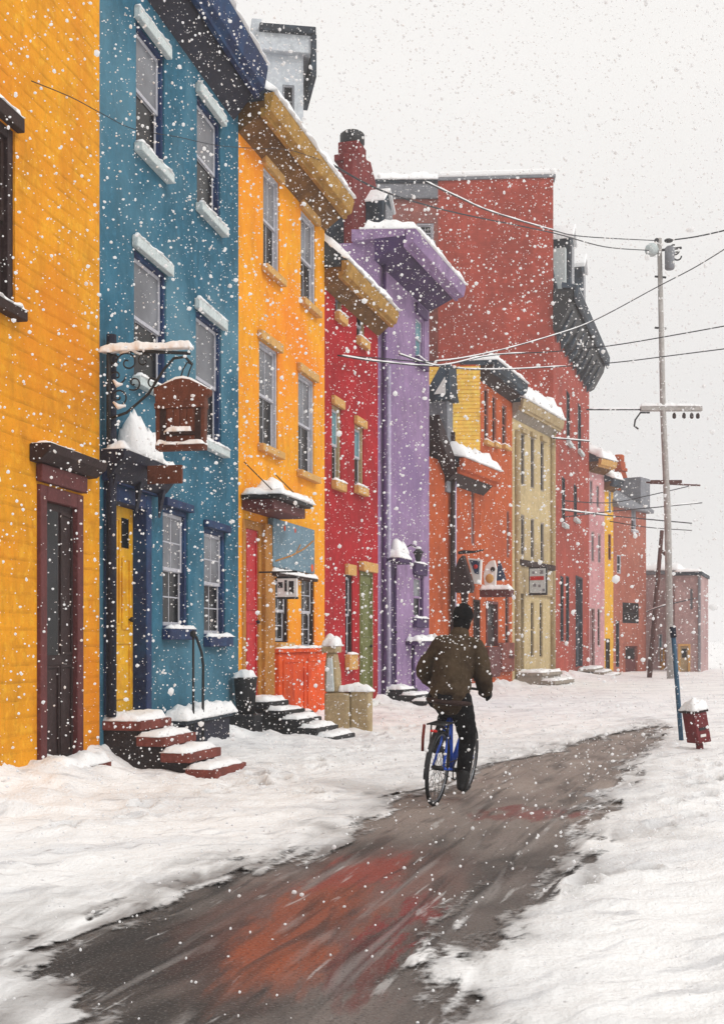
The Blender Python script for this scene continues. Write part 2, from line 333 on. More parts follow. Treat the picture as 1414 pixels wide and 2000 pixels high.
        if sill:
            MB().box(a-over, b+over, -.11, -.002, z0-sh, z0-.005).obj('sill', sill, W, bevel=.012)
            if snow: snowcap(a-over+.01, b+over-.01, -.12, -.01, z0-.005, .045, W)
        return a, b, z0, z1
    def slot(s, x0, x1, yt, yb, frame, pane='pane_dark', lintel=None, sill=None, fw=.05):
        """small far window: frame and one pane"""
        c = (x0+x1)/2; a, b = s.u(x0)-fw, s.u(x1)+fw; z0, z1 = s.z(c, yb)-fw, s.z(c, yt)+fw; s.open.append((a, b, z0, z1))
        f = MB(); f.box(a, a+fw, .01, .1, z0, z1).box(b-fw, b, .01, .1, z0, z1).box(a+fw, b-fw, .012, .098, z1-fw, z1).box(a+fw, b-fw, .012, .098, z0, z0+fw)
        zm = (z0+z1)/2; f.box(a+fw, b-fw, .04, .08, zm-.02, zm+.02)
        W = f.obj('window', frame, s.root)
        MB().box(a+fw*.5, b-fw*.5, .06, .07, z0+fw*.5, z1-fw*.5).obj('pane', pane, W)
        if lintel: MB().box(a-.08, b+.08, -.1, -.002, z1, z1+.16).obj('lintel', lintel, W, bevel=.01)
        if sill:
            MB().box(a-.08, b+.08, -.14, -.002, z0-.12, z0-.004).obj('sill', sill, W, bevel=.01); snowcap(a-.07, b+.07, -.14, -.01, z0-.004, .05, W)
    def door(s, x0, x1, yt, yb, leaf, frame, pane=None, fw=.1, rec=.16, panels=(), handle=True, proud=.04):
        """opening with frame; leaf set back; panels and panes given as fractions of the leaf"""
        c = (x0+x1)/2; a, b = s.u(x0), s.u(x1); z0, z1 = s.z(c, yb), s.z(c, yt)
        s.open.append((a-fw, b+fw, z0, z1+fw))
        f = MB(); f.box(a-fw, a, -proud, rec, z0, z1+fw).box(b, b+fw, -proud, rec, z0, z1+fw).box(a, b, -proud+.002, rec, z1, z1+fw)
        F = f.obj('door_frame', frame, s.root, bevel=.01)
        y = rec-.05
        D = MB().box(a, b, y, y+.045, z0, z1-.003).obj('door', leaf, s.root, bevel=.005)
        w, h = b-a, z1-z0
        for (p0, p1, q0, q1) in panels:
            A_, B_, C_, E_ = a+w*p0, a+w*p1, z0+h*q0, z0+h*q1; t = .025
            MB().box(A_, A_+t, y-.018, y-.001, C_, E_).box(B_-t, B_, y-.018, y-.001, C_, E_).box(A_+t, B_-t, y-.017, y-.001, E_-t, E_).box(A_+t, B_-t, y-.017, y-.001, C_, C_+t).obj('panel', leaf, D, bevel=.004)
        if pane:
            p0, p1, q0, q1 = pane; A_, B_, C_, E_ = a+w*p0, a+w*p1, z0+h*q0, z0+h*q1
            MB().box(A_, B_, y-.008, y-.001, C_, E_).obj('pane', 'pane_dark', D)
        if handle: MB().ball((b-w*.12, y-.04, z0+h*.45), .032, 2).tube([(b-w*.12, y, z0+h*.45), (b-w*.12, y-.04, z0+h*.45)], .012).obj('handle', 'black', D, smooth=True)
        return a, b, z0, z1
    def eave(s, z, out, h, fascia, soffit, u0=-.02, u1=None, back=.6, th=.16, rise=.5, name='eave', cornice=True, roofm='slate'):
        """projecting eave: sloping soffit, fascia, roof edge with lying snow"""
        u1 = s.L+.02 if u1 is None else u1
        E = MB().prism([(-.003, z-h*1.1), (-out*.82, z-h*.35), (-out*.82, z-.02), (-.003, z-.02)], u0+.01, u1-.01, 'x').obj(name, soffit, s.root)
        MB().prism([(-out*.8, z-h*.5), (-out, z-h*.42), (-out-.05, z+.02), (-out-.05, z+.09), (-out*.8, z+.09)], u0, u1, 'x').obj('fascia', fascia, E, bevel=.012)
        MB().prism([(-out*.83, z-h*.62), (-out*.83+.07, z-h*.62), (-out*.83+.07, z-h*.3), (-out*.83, z-h*.3)], u0+.005, u1-.005, 'x').obj('moulding', fascia, E)
        rf = MB().prism([(-out-.03, z+.092), (back+1.6, z+.092+rise*(out+1.6+back)), (back+1.6, z-.02), (-.003, z-.018), (-out*.78, z-.018), (-out*.78, z+.085), (-out-.03, z+.085)], u0, u1, 'x').obj('roof', roofm, s.root)
        mb = MB(); mb.snow(u0, u1, -out-.09, back+1.4, z+.1, th, sd_(), .12)
        for v in mb.bm.verts: v.co.z += max(0, v.co.y+out)*rise
        mb.obj('snow_cap', 'snow', rf, smooth=True)
    def pipe(s, px, y0, y1, m, r=.045, v=.08):
        u = s.u(px); MB().tube([(u, -v, s.z(px, y1)), (u, -v, s.z(px, y0))], r, 10).obj('downpipe', m, s.root, smooth=True)
def stoop(f, a, b, top, n, run, tread, side, label, first=.55, name='stoop', wide=0, lip=.03, cat='steps', rot=0):
    """flight of steps standing on the pavement in front of a door; each step a part with its snow"""
    rt = empty(name, f.world(a, 0, 0), f.rz-R(rot), label, cat, 'stoops in front of the row houses'); w = b-a; rise = top/n; y1 = -.06+(w*math.sin(R(rot))+.05 if rot else 0)
    MB().prism([(y1, -.2), (-first-(n-1)*run+.06, -.2), (-first-(n-1)*run+.06, rise-.105)]+[q for k in range(n-2, -1, -1) for q in ((-first-k*run+.06, (n-1-k)*rise-.102), (-first-k*run+.06, (n-k)*rise-.102))]+[(y1, top-.102)], .0, w-.0, 'x').obj('base', side, rt)
    for k in range(n):
        zt = top-k*rise; y0 = -first-k*run
        st = MB().box(-lip-wide*k*.5, w+lip+wide*k*.3, y0, (y1 if k == 0 else -first-(k-1)*run+.05), zt-.1+.0, zt).obj('step', tread, rt, bevel=.015)
        snowcap(-lip-wide*k*.5+.01, w+lip-.02+wide*k*.3, y0+.035, (y1 if k == 0 else -first-(k-1)*run+.06), zt, .055 if k else .07, st)
    return rt

# ================================================================== HOUSES
VIEWDIR = lambda px: Vector(((px-707)/FPX, 1)).normalized()
# ---- yellow house, running out of the picture
f = Front((-70, 1602), (195, 1527), 'yellow boarded house with a tall maroon door, nearest on the left')
Y_ = f
a, b, z0, z1 = f.door(86, 146, 985, 1492, 'maroondark', 'maroon', fw=.14, rec=.07, pane=(.06, .5, .42, .97), panels=((.04, .52, .03, .38), (.56, .96, .03, .38), (.56, .96, .42, .97)), handle=False)
D = MB(); D.box(a-.17, b+.17, -.07, -.003, z1+.165, z1+.33).obj('lintel', 'maroon', f.root, bevel=.01)
c = MB().prism([(-.003, z1+.33), (-.1, z1+.34), (-.2, z1+.42), (-.22, z1+.5), (-.003, z1+.5)], a-.3, b+.34, 'x').obj('cornice', 'maroondark', f.root, bevel=.01)
snowcap(a-.29, b+.33, -.2, -.01, z1+.5, .03, c)
MB().box(a-.2, b+.2, -.32, -.003, -.1, z0-.01).obj('door_step', 'redstone', f.root, bevel=.02)
snowcap(a-.24, b+.1, -.36, -.02, z0-.01, .1, f.root)
f.window(-84, 20, 225, 560, 'maroondark', 'wooddark', 'wooddark', 'wooddark', fw=.1, over=.04, up='pane_dark')
zt = f.z(0, -330); f.wall('yellow', zt, zt, f.local(VIEWDIR(-70)*7), rev=.06, backB=f.local(VIEWDIR(195)*7))

# ---- blue house
f = Front((195, 1527), (466, 1451), 'tall blue stucco house with navy trim and a yellow door')
BL = f
for (x0, x1, yt, yb) in ((270, 318, 85, 305), (388, 428, 222, 418), (266, 322, 520, 748), (386, 430, 632, 862)):
    f.window(x0, x1, yt, yb, 'navy', 'sash', 'stonegrey', 'stonegrey', fw=.06, lh=.12, sh=.11, over=.07)
for (x0, x1, yt, yb) in ((322, 364, 1004, 1222), (402, 438, 1044, 1238)):
    f.window(x0, x1, yt, yb, 'navy', 'sash', 'navy', 'navy', fw=.07, lh=.09, sh=.14, over=.03, mun=(2, 2), ls=False)
a, b, z0, z1 = f.door(216, 284, 985, 1392, 'doory', 'navy', fw=.17, rec=.2, proud=.02, pane=(.66, .86, .8, .945), panels=((.4, .6, .42, .94), (.66, .9, .4, .75), (.4, .9, .06, .34)))
H = MB().box(a-.24, b+.3, -.08, -.003, z1+.175, z1+.36).obj('door_hood', 'navy', f.root, bevel=.012)
MB().prism([(-.082, z1+.19), (-.14, z1+.24), (-.27, z1+.4), (-.29, z1+.5), (-.003, z1+.5), (-.003, z1+.362), (-.082, z1+.362)], a-.28, b+.38, 'x').obj('cornice', 'navydark', H, bevel=.012)
for k in range(3): MB().prism([(-.09, z1+.02-.1), (-.16, z1+.24), (-.09, z1+.24)], a-.22+k*(b-a+.4)/2, a-.14+k*(b-a+.4)/2, 'x').obj('bracket', 'navydark', H)
snowcap(a-.26, b+.36, -.28, -.02, z1+.5, .08, H)
MB().snow(a+.05, b-.15, -.27, -.03, z1+.5, .5, 77, .04).obj('snow_heap', 'snow', H, smooth=True)
# plinth band and downpipe
px_ = f.u(302)
MB().box(px_, f.L-.003, -.05, -.003, -.2, f.z(430, 1425)).obj('plinth', 'navydark', f.root, bevel=.01)
f.pipe(203, 655, 1400, 'navydark', .055, .09)
zt0 = f.z(200, -330); zt1 = f.z(466, 175)
zt = f.z(466, 160)
ztA = zt
f.wall('blue', zt, zt, f.local(VIEWDIR(195)*7), rev=.2, backB=(1.0, 3.2))
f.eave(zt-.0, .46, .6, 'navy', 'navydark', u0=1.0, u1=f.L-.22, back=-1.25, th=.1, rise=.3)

# ---- orange-yellow house
f = Front((466, 1451), (634, 1412), 'orange-yellow house with tan eave and red door under a flat canopy')
OR = f
for (x0, x1, yt, yb) in ((516, 544, 345, 528), (589, 615, 428, 592), (508, 541, 680, 872), (584, 612, 740, 922)):
    f.window(x0, x1, yt, yb, 'sash', 'sash', 'tan', 'tan', fw=.04, over=.08, lh=.13, sh=.12, ls=False, snow=False, mun=(2, 1))
for (x0, x1, yt, yb) in ((539, 562, 1135, 1252), (590, 613, 1128, 1264)):
    f.window(x0, x1, yt, yb, 'wooddark', 'sash', None, 'tan', fw=.04, over=.04, sh=.14, snow=False, mun=(2, 2), up='pane_dark')
a, b, z0, z1 = f.door(479, 504, 1034, 1362, 'doorr', 'ochrewood', fw=.13, rec=.06, proud=.02, panels=((.1, .9, .08, .45), (.1, .9, .52, .93)))
MB().box(b+.132, f.u(528), -.08, -.003, z0, z1+.13).obj('door_pilaster', 'ochrewood', f.root, bevel=.01)
# scuffed orange panel below the shop windows
ua, ub = f.u(532), f.u(630); zz = f.z(580, 1274)
P = MB().box(ua, ub, -.12, -.003, -.2, zz).obj('shop_front', 'riser', f.root, bevel=.015)
for (x0, x1) in ((.06, .47), (.53, .94)):
    q0, q1 = ua+(ub-ua)*x0, ua+(ub-ua)*x1
    MB().box(q0, q0+.05, -.14, -.121, .25, zz-.1).box(q1-.05, q1, -.14, -.121, .25, zz-.1).box(q0+.05, q1-.05, -.139, -.121, zz-.16, zz-.1).box(q0+.05, q1-.05, -.139, -.121, .25, .31).obj('panel', 'riser', P, bevel=.008)
MB().box(ua-.03, ub+.03, -.17, -.003, zz+.002, zz+.07).obj('moulding', 'riser', P, bevel=.01)
snowcap(ua, ub, -.17, -.01, zz+.07, .035, P)
# flat canopy over the door
ua, ub, cz = f.u(470), f.u(540), f.z(505, 985)
C = MB().box(ua, ub, -.62, -.003, cz, cz+.06).obj('canopy', 'black', f.root, bevel=.02)
MB().box(ua+.04, ub-.04, -.5, -.003, cz-.16, cz-.003).obj('moulding', 'maroon', C, bevel=.02)
for q in (ua+.1, ub-.1): MB().tube([(q, -.02, cz+.55), (q, -.5, cz+.08)], .008).obj('stay', 'black', C)
snowcap(ua-.02, ub+.02, -.66, -.02, cz+.06, .09, C)
MB().snow(ua+.25, ua+.85, -.45, -.1, cz+.1, .24, 31, .05).obj('snow_heap', 'snow', C, smooth=True)
zt = (f.z(466, 205)+f.z(634, 400))/2
f.wall('orange', zt, zt, (1.6, 3.0), backB=(.8, 2.6))
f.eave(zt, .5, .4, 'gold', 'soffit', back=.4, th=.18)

# ---- red house
f = Front((634, 1412), (738, 1390), 'narrow red house with gold eave, chimney and green door')
RD = f
for (x0, x1, yt, yb) in ((656, 667, 556, 612), (698, 711, 612, 660)):
    f.window(x0, x1, yt, yb, 'buff', 'sash', None, 'tan', fw=.05, over=.05, sh=.16, snow=True, up='pane_dark')
for (x0, x1, yt, yb) in ((650, 664, 800, 938), (694, 708, 838, 948)):
    f.window(x0, x1, yt, yb, 'buff', 'sash', 'tan', 'tan', fw=.06, over=.05, lh=.15, sh=.16, up='pane_teal', ls=False)
f.window(676, 687, 1128, 1275, 'maroondark', 'sash', 'tan', 'tan', fw=.05, over=.04, lh=.2, sh=.3, up='pane_dark', ls=False)
a, b, z0, z1 = f.door(704, 725, 1124, 1375, 'green', 'green', fw=.07, rec=.06, proud=.02, panels=((.12, .88, .06, .46), (.12, .88, .52, .94)))
MB().box(a-.14, b+.12, -.12, -.003, z1+.073, z1+.26).obj('lintel', 'tan', f.root, bevel=.012)
zt = (f.z(640, 530)+f.z(738, 618))/2
f.wall('red', zt, zt, (.4, 3.0))
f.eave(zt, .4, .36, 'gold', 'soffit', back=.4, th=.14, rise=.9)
# chimney and dormer on the roof
def chimney(f, px, v, ytop, ybot, w, m, cap, name='chimney'):
    u = f.u(px, -v); z1 = f.z(px, ytop, -v); z0 = f.z(px, ybot, -v)
    C = MB().prism([(-w*.62, z0), (w*1.15, z0), (w*.95, z0+(z1-z0)*.42), (w*.5, z0+(z1-z0)*.62), (w*.5, z1-.42), (w*.5, z1-.14), (-w*.5, z1-.14), (-w*.5, z1-.42)], v-w*.4, v+w*.4)
    for q in C.bm.verts: q.co.x += u
    C = C.obj(name, m, f.root, bevel=.015)
    MB().box(u-w*.62, u+w*.62, v-w*.52, v+w*.52, z1-.6, z1-.44).obj('moulding', m, C, bevel=.02)
    MB().lathe([(w*.42, z1-.14), (w*.46, z1-.1), (w*.46, z1+.12), (w*.34, z1+.18)], (u, v, 0), 14).obj('chimney_pot', cap, C, smooth=True)
    return C
chimney(f, 688, 1.3, 274, 540, .62, 'chimneybrick', 'black')
uz = lambda px, py: (f.u(px, -1.05), f.z(px, py, -1.05))
MB().prism([uz(672, 560), uz(736, 560), uz(736, 440), uz(716, 350), uz(708, 318), uz(672, 300)], .85, 1.06).obj('party_wall', 'chimneybrick', f.root, bevel=.02)
u0 = f.u(712, -1.0); zb, zd = f.z(712, 560, -1.0), f.z(712, 382, -1.0)
DM = MB().prism([(u0-.42, zb), (u0+.42, zb), (u0+.42, zd-.3), (u0, zd+.05), (u0-.42, zd-.3)], .45, 2.2).obj('dormer', 'slate', f.root, bevel=.01)
MB().box(u0-.3, u0+.3, .41, .448, zb+.35, zd-.34).obj('pane', 'pane_pale', DM)
MB().prism([(u0-.5, zd-.34), (u0, zd+.06), (u0+.5, zd-.34), (u0+.5, zd-.29), (u0, zd+.12), (u0-.5, zd-.29)], .38, 1.2).obj('snow_cap', 'snow', DM, bevel=.03)

# ---- purple house
f = Front((738, 1390), (838, 1372), 'purple stucco house with a deep dark purple eave')
PU = f
f.window(813, 827, 624, 700, 'purple', 'sash', 'plum', 'plum', fw=.07, over=.06, lh=.22, sh=.2, up='pane_teal', lo='pane_teal', ls=False)
f.window(809, 826, 1128, 1205, 'plum', 'purple', 'plumdark', 'plumdark', fw=.06, over=.08, lh=.26, sh=.22, up='pane_pale', ls=True)
a, b, z0, z1 = f.door(754, 772, 1108, 1338, 'plumdark', 'plum', fw=.06, rec=.055, proud=.02, panels=((.12, .88, .06, .46), (.12, .88, .52, .94)))
hd = MB().box(a-.12, b+.14, -.34, -.003, z1+.08, z1+.18).obj('door_hood', 'plumdark', f.root, bevel=.02)
MB().snow(a-.1, b+.12, -.34, -.02, z1+.18, .16, 5, .05).obj('snow_cap', 'snow', hd, smooth=True)
MB().snow(a+.02, b+.06, -.28, -.08, z1+.3, .34, 9, .05).obj('snow_heap', 'snow', hd, smooth=True)
ua, ub, zz = f.u(792), f.u(836), f.z(815, 1252)
sh = MB().box(ua, ub, -.3, -.003, zz-.1, zz).obj('shelf', 'plum', f.root, bevel=.015); snowcap(ua-.03, ub+.02, -.33, -.01, zz, .12, sh)
MB().tube([(ua+.5, -.03, zz-.1), (ua+.5, -.05, zz-1.0), (ua+.56, -.04, .05)], .04).obj('downpipe', 'plumdark', f.root, smooth=True)
f.pipe(752, 715, 1385, 'zinc', .05, .08); f.pipe(745, 460, 1388, 'plum', .045, .06)
zt = (f.z(738, 462)+f.z(838, 580))/2
f.wall('purple', zt, zt, f.local(Vector((-3, .5))), backB=(.3, 2.5))
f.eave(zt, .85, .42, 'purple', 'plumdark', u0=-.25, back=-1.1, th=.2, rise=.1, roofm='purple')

# ---- low rust-orange shop with the taller orange house behind its roof
f = Front((838, 1366), (937, 1354), 'low rust-orange shop house with a snow-covered roof')
LO = f
for (x0, x1, yt, yb) in ((921, 926, 935, 1062),):
    f.slot(x0, x1, yt, yb, 'brown', 'pane_pale', fw=.05)
a, b, z0, z1 = f.door(925, 934, 1175, 1330, 'maroondark', 'wooddark', fw=.05, rec=.12, panels=((.15, .85, .08, .5),))
f.pipe(877, 845, 1345, 'maroondark', .07, .1); f.pipe(883, 870, 1300, 'zinc', .04, .08)
zt = f.z(875, 905)
f.wall('rust', zt, zt, f.local(Vector((-3, .6))), backB=f.local(Vector((-2.6, .8))))
uu = f.u(868)
f.eave(zt, .5, .5, 'rust', 'maroondark', u0=uu, u1=f.L+.3, back=.2, th=.3, rise=.2)
ru = MB().prism([(-.05, f.z(845, 815)), (uu, zt+.1), (uu, zt-.35), (-.05, f.z(845, 860))], -.3, 1.2).obj('roof_slope', 'maroondark', f.root, bevel=.02)
# dark gabled dormer on its roof, gable end turned towards us
u0 = f.u(868); YP = lambda px: -f.perp(u0, px, 900)[0]; ZP = lambda py: f.perp(u0, 870, py)[1]
ya, yb = YP(880), YP(852); ym = (ya+yb)/2-.06
DM = MB().box(u0+.02, u0+.45, ya+.1, yb+.3, ZP(960), ZP(782)).obj('dormer', 'slategrey', f.root, bevel=.01)
MB().prism([(ya-.06, ZP(782)), (ya-.02, ZP(768)), (ym-.12, ZP(712)), (ym+.1, ZP(712)), (yb+.3, ZP(768)), (yb+.3, ZP(782))], u0-.1, u0+.5, 'x').obj('gable', 'slate', DM, bevel=.02)
MB().prism([(ya+.1, ZP(770)), (ym-.02, ZP(738)), (yb+.02, ZP(770))], u0-.13, u0-.101, 'x').obj('gable_panel', 'white', DM)
MB().box(u0-.01, u0+.018, ya+.16, yb-.02, ZP(870), ZP(788)).obj('pane', 'pane_pale', DM)
TALL_A = f.B.copy()
f = Front((938, 1354), (1000, 1345), 'tall orange house with ochre clapboard side wall and brown eave')
TO = f
for (x0, x1) in ((946, 953), (962, 968), (981, 988)):
    f.slot(x0, x1, 762+(x0-946)*.9, 858+(x0-946)*.25, 'brown', 'pane_dark', sill='tan', fw=.06)
f.slot(990, 994, 1000, 1088, 'brown', 'pane_pale', fw=.04)
f.slot(987, 994, 1165, 1275, 'brown', 'pane_dark', fw=.06, sill='brown')
a, b, z0, z1 = f.door(950, 969, 1180, 1262, 'maroondark', 'maroon', fw=.08, rec=.12, pane=(.15, .85, .5, .93))
MB().box(a-.1, b+.1, -.1, -.003, z0-.9, z0-.02).obj('shop_front', 'maroon', f.root, bevel=.02)
MB().box(f.u(972), f.u(996), -.14, -.003, f.z(984, 1312), f.z(984, 1255)).obj('shop_front', 'redstone', f.root, bevel=.02)
zt = (f.z(938, 705)+f.z(1000, 765))/2
bk = f.local(Vector((-2.2, .15)))
f.wall('rust', zt, zt, bk, backB=f.local(Vector((-2.2, .5))))
mb = MB()                                          # clapboards of the side wall, lapped
nb_ = 22; zl, zh = f.z(938, 880), zt-.05
e2 = bk.normalized(); n2 = Vector((e2.y, -e2.x))
if n2.x > 0: n2 = -n2
for k in range(nb_):
    a0 = zl+(zh-zl)*k/nb_; a1 = zl+(zh-zl)*(k+1)/nb_
    p, q = e2*.01, e2*2.15
    mb.quad((*(p+n2*.028), a0), (*(q+n2*.028), a0), (*(q+n2*.012), a1), (*(p+n2*.012), a1)); mb.quad((*(p+n2*.002), a0), (*(q+n2*.002), a0), (*(q+n2*.028), a0), (*(p+n2*.028), a0))
mb.obj('clapboard', 'siding', f.root)
f.eave(zt, .45, .42, 'slate', 'wooddark', back=-1.0, th=.16, rise=.05)

# ---- beige house
f = Front((1000, 1345), (1080, 1336), 'beige rendered house with rows of slim windows and a shop sign')
BE = f
for (ya, yb) in ((850, 945), (1008, 1082)):
    for k, x in enumerate((1018, 1037, 1056)):
        f.slot(x, x+5, ya+k*8, yb+k*6, 'stone2', 'pane_dark', fw=.05, lintel='buff' if ya < 900 else None)
for x in (1037, 1054): f.slot(x, x+5, 1178, 1282, 'buff', 'pane_dark', fw=.05)
f.door(1011, 1020, 1150, 1308, 'stone2', 'buff', pane=(.1, .9, .3, .95), fw=.1, rec=.12, handle=False)
for x in (1007, 1076): f.pipe(x, 840, 1320, 'buff', .1, .06)
ua, ub, zz = f.u(1006), f.u(1074), f.z(1040, 1102)
MB().box(ua, ub, -.2, -.003, zz-.12, zz+.06).obj('cornice', 'wooddark', f.root, bevel=.03)
MB().box(ua+.2, ub, -.1, -.003, zz-1.0, zz-.122).obj('fascia', 'buff', f.root, bevel=.02)
zt = (f.z(1000, 775)+f.z(1080, 838))/2
f.wall('beige', zt, zt, f.local(Vector((-3, .5))))
f.eave(zt, .34, .45, 'buff', 'stone2', back=.3, th=.45, rise=.4)
stoop(f, f.u(1005), f.u(1045), f.z(1025, 1312), 2, .4, 'stone2', 'stone2', 'two broad grey stone steps below the beige house', first=.9)

# ---- big brick house: blank side wall towards us, mansard over the street front
f = Front((1080, 1336), (1150, 1319), 'big red brick building with blank side wall and dark slate mansard', name='brick_building')
BR = f
for (x, ya, yb) in ((1106, 768, 862), (1128, 792, 880), (1097, 935, 1022), (1120, 950, 1012)):
    f.slot(x, x+6, ya, yb, 'slate', 'pane_dark', fw=.05, sill='stonegrey')
for x in (1094, 1105): f.slot(x, x+6, 1128, 1250, 'slate', 'pane_dark', fw=.05)
f.door(1124, 1135, 1130, 1302, 'slate', 'slate', fw=.08, rec=.15, pane=(.15, .85, .5, .95))
zc = (f.z(1080, 590)+f.z(1150, 700))/2
bk = f.local(Vector((-3.9, .3)))
f.wall('brick', zc, zc, bk, backB=f.local(Vector((-3.8, .6))))
# gable wall above the cornice, mansard behind it
ztop = f.z(1082, 352); e2 = bk.normalized(); n2 = Vector((e2.y, -e2.x)); n2 = n2 if n2.x < 0 else -n2; Lb = bk.length
mb = MB(); p0, p1 = e2*.0, e2*Lb
mb.prism([p0, p1, p1-n2*.4, p0-n2*.4], zc+.003, ztop, 'z').obj('gable_wall', 'brick', f.root)
cpp = MB().prism([p0+n2*.06-e2*.08, p1+n2*.06, p1-n2*.5, p0-n2*.5-e2*.08], ztop+.002, ztop+.1, 'z').obj('coping', 'slategrey', f.root, bevel=.02)
MB().prism([p0+n2*.1-e2*.1, p1+n2*.1, p1-n2*.5, p0-n2*.5-e2*.1], ztop+.102, ztop+.3, 'z').obj('snow_cap', 'snow', cpp, bevel=.06)
MB().prism([(-.1, zc+.2), (.75, ztop-.15), (3.2, ztop-.1), (3.2, zc+.2)], .42, f.L+.1, 'x').obj('mansard_roof', 'slate', f.root, bevel=.03)
for k, uq in enumerate((1.2, 4.6)):
    DM = MB().prism([(uq, zc+.35), (uq+.95, zc+.35), (uq+.95, zc+2.3), (uq+.48, zc+2.75), (uq, zc+2.3)], -.42, .6).obj('dormer', 'slate', f.root, bevel=.02)
    MB().box(uq+.16, uq+.8, -.46, -.422, zc+.6, zc+2.15).obj('pane', 'pane_pale', DM)
    MB().prism([(uq-.1, zc+2.26), (uq+.48, zc+2.78), (uq+1.05, zc+2.26), (uq+1.05, zc+2.42), (uq+.48, zc+2.95), (uq-.1, zc+2.42)], -.55, .5).obj('snow_cap', 'snow', DM, bevel=.04)
    MB().box(uq-.3, uq-.08, -.3, .3, zc+.3, zc+1.9-k*.3).obj('dormer_cheek', 'stonegrey', DM, bevel=.02)
MB().prism([(-.003, zc-1.2), (-.2, zc-1.1), (-.6, zc-.4), (-.72, zc+.15), (-.003, zc+.2)], -.12, f.L+.1, 'x').obj('cornice', 'navydark' if 0 else 'black', f.root, bevel=.03)
MB().prism([(-.722, zc-.25), (-.82, zc-.2), (-.86, zc+.25), (-.3, zc+.4), (-.3, zc+.21), (-.722, zc+.155)], -.16, f.L+.16, 'x').obj('gutter', 'slate', f.root, bevel=.02)
for k in range(9):
    MB().prism([(-.05, zc-1.5), (-.3, zc-1.15), (-.62, zc-.42), (-.05, zc-.42)], .4+k*1.1, .58+k*1.1, 'x').obj('bracket', 'slate', f.root)
snowcap(.5, f.L+.1, -.82, -.4, zc+.3, .2, f.root, .1)
stoop(f, f.u(1126), f.u(1146), f.z(1130, 1306), 3, .35, 'stone2', 'blackstone', 'three dark stone steps up to the brick building door', first=.7)
# lower set-back wing seen over the red house's roof, with a white sash window
g0 = BR.world(0, 0, 0)
fw_ = Front(Vector((.6, 44.5)), Vector((3.4, 44.5)), 'grey-pink rear wing with white sash window beside the brick building', name='rear_wing', group=None, cat='building')
fw_.window(818, 843, 440, 470, 'sash', 'sash', None, 'sash', fw=.08, over=.05, mun=(2, 2), up='pane_dark')
zt = fw_.z(800, 360); fw_.wall('brick_dull', zt, zt, (0, 3))
MB().box(-.1, fw_.L, -.12, -.003, zt-.55, zt-.004).obj('cornice', 'slategrey', fw_.root, bevel=.02)
rc = MB().box(-.12, fw_.L, -.16, 2.9, zt+.002, zt+.12).obj('roof', 'slate', fw_.root); snowcap(-.2, fw_.L, -.2, 2.8, zt+.12, .3, rc, .15)

# ---- the far houses
f = Front((1150, 1319), (1180, 1317.5), 'pale pink house next to the brick building'); PK = f
for (x, ya, yb) in ((1152, 940, 985), (1165, 950, 990), (1155, 1040, 1095), (1168, 1044, 1098)): f.slot(x, x+4, ya, yb, 'mauve', 'pane_pale', fw=.05)
f.slot(1167, 1171, 1190, 1260, 'mauve', 'pane_dark', fw=.05)
f.door(1153, 1159, 1190, 1310, 'maroon', 'mauve', fw=.06, rec=.1, handle=False)
zt = (f.z(1150, 890)+f.z(1180, 920))/2; f.wall('pink', zt, zt, f.local(Vector((-2, .5)))); f.eave(zt, .55, .4, 'tan', 'soffit', back=.3, th=.3, rise=.5)
f = Front((1178, 1317.5), (1197, 1316.5), 'narrow ochre-yellow house far along the street'); OC = f
f.slot(1189, 1192, 962, 1000, 'sash', 'pane_pale', fw=.05); f.slot(1188, 1192, 1045, 1092, 'brown', 'pane_dark', fw=.05)
f.door(1183, 1188, 1250, 1315, 'slate', 'wooddark', fw=.06, rec=.1, handle=False)
zt = (f.z(1178, 935)+f.z(1197, 950))/2; f.wall('ochre', zt, zt, f.local(Vector((-2, .5)))); f.eave(zt, .45, .35, 'slate', 'soffit', back=.3, th=.25)
f = Front((1197, 1316.5), (1261, 1313), 'brown brick house with grey roof and brick chimney, far down the street'); BN = f
f.window(1233, 1241, 995, 1035, 'sash', 'sash', None, 'sash', fw=.05, over=.04)
f.slot(1205, 1211, 1086, 1118, 'sash', 'pane_dark', fw=.05); f.slot(1203, 1208, 1215, 1300, 'slate', 'pane_dark', fw=.06)
f.window(1216, 1246, 1180, 1216, 'black', 'black', None, None, fw=.06, up='pane_dark', snow=False)
f.door(1219, 1243, 1262, 1312, 'maroon', 'brown', fw=.1, rec=.12, pane=(.1, .9, .5, .92), handle=False)
zt = f.z(1230, 992); f.wall('brown', zt, zt, f.local(Vector((-2, 1.5))))
RF = MB().prism([(-.3, zt-.1), (-.3, zt+.05), (2.2, zt+1.7), (3.6, zt+1.7), (3.6, zt-.1)], -.1, f.L+.25, 'x').obj('roof', 'slategrey', f.root, bevel=.03)
MB().snow(.2, f.L+.2, 2.0, 3.4, zt+1.68, .25, 3, .15).obj('snow_cap', 'snow', RF, smooth=True)
MB().box(f.L-.6, f.L+.5, .0, 1.6, zt+.2, zt+1.55).obj('dormer', 'slategrey', f.root, bevel=.03)
chimney(f, 1208, 1.2, 896, 960, .55, 'rust', 'rust')
f = Front(Vector((13.2, 59.2)), Vector((15.3, 58.4)), 'low mauve brick house behind the utility pole', name='row_house'); M1 = f
f.slot(1287, 1291, 1240, 1290, 'sash', 'pane_teal', fw=.05); f.door(1290, 1297, 1268, 1308, 'ochre', 'ochrewood', fw=.05, rec=.1, handle=False)
zt = f.z(1285, 1122); f.wall('mauve', zt, zt, (0, 4)); MB().box(-.1, f.L+.05, -.16, 3.9, zt+.002, zt+.18).obj('roof', 'slategrey', f.root, bevel=.02); snowcap(-.1, f.L, -.2, 3.8, zt+.18, .3, f.root, .15)
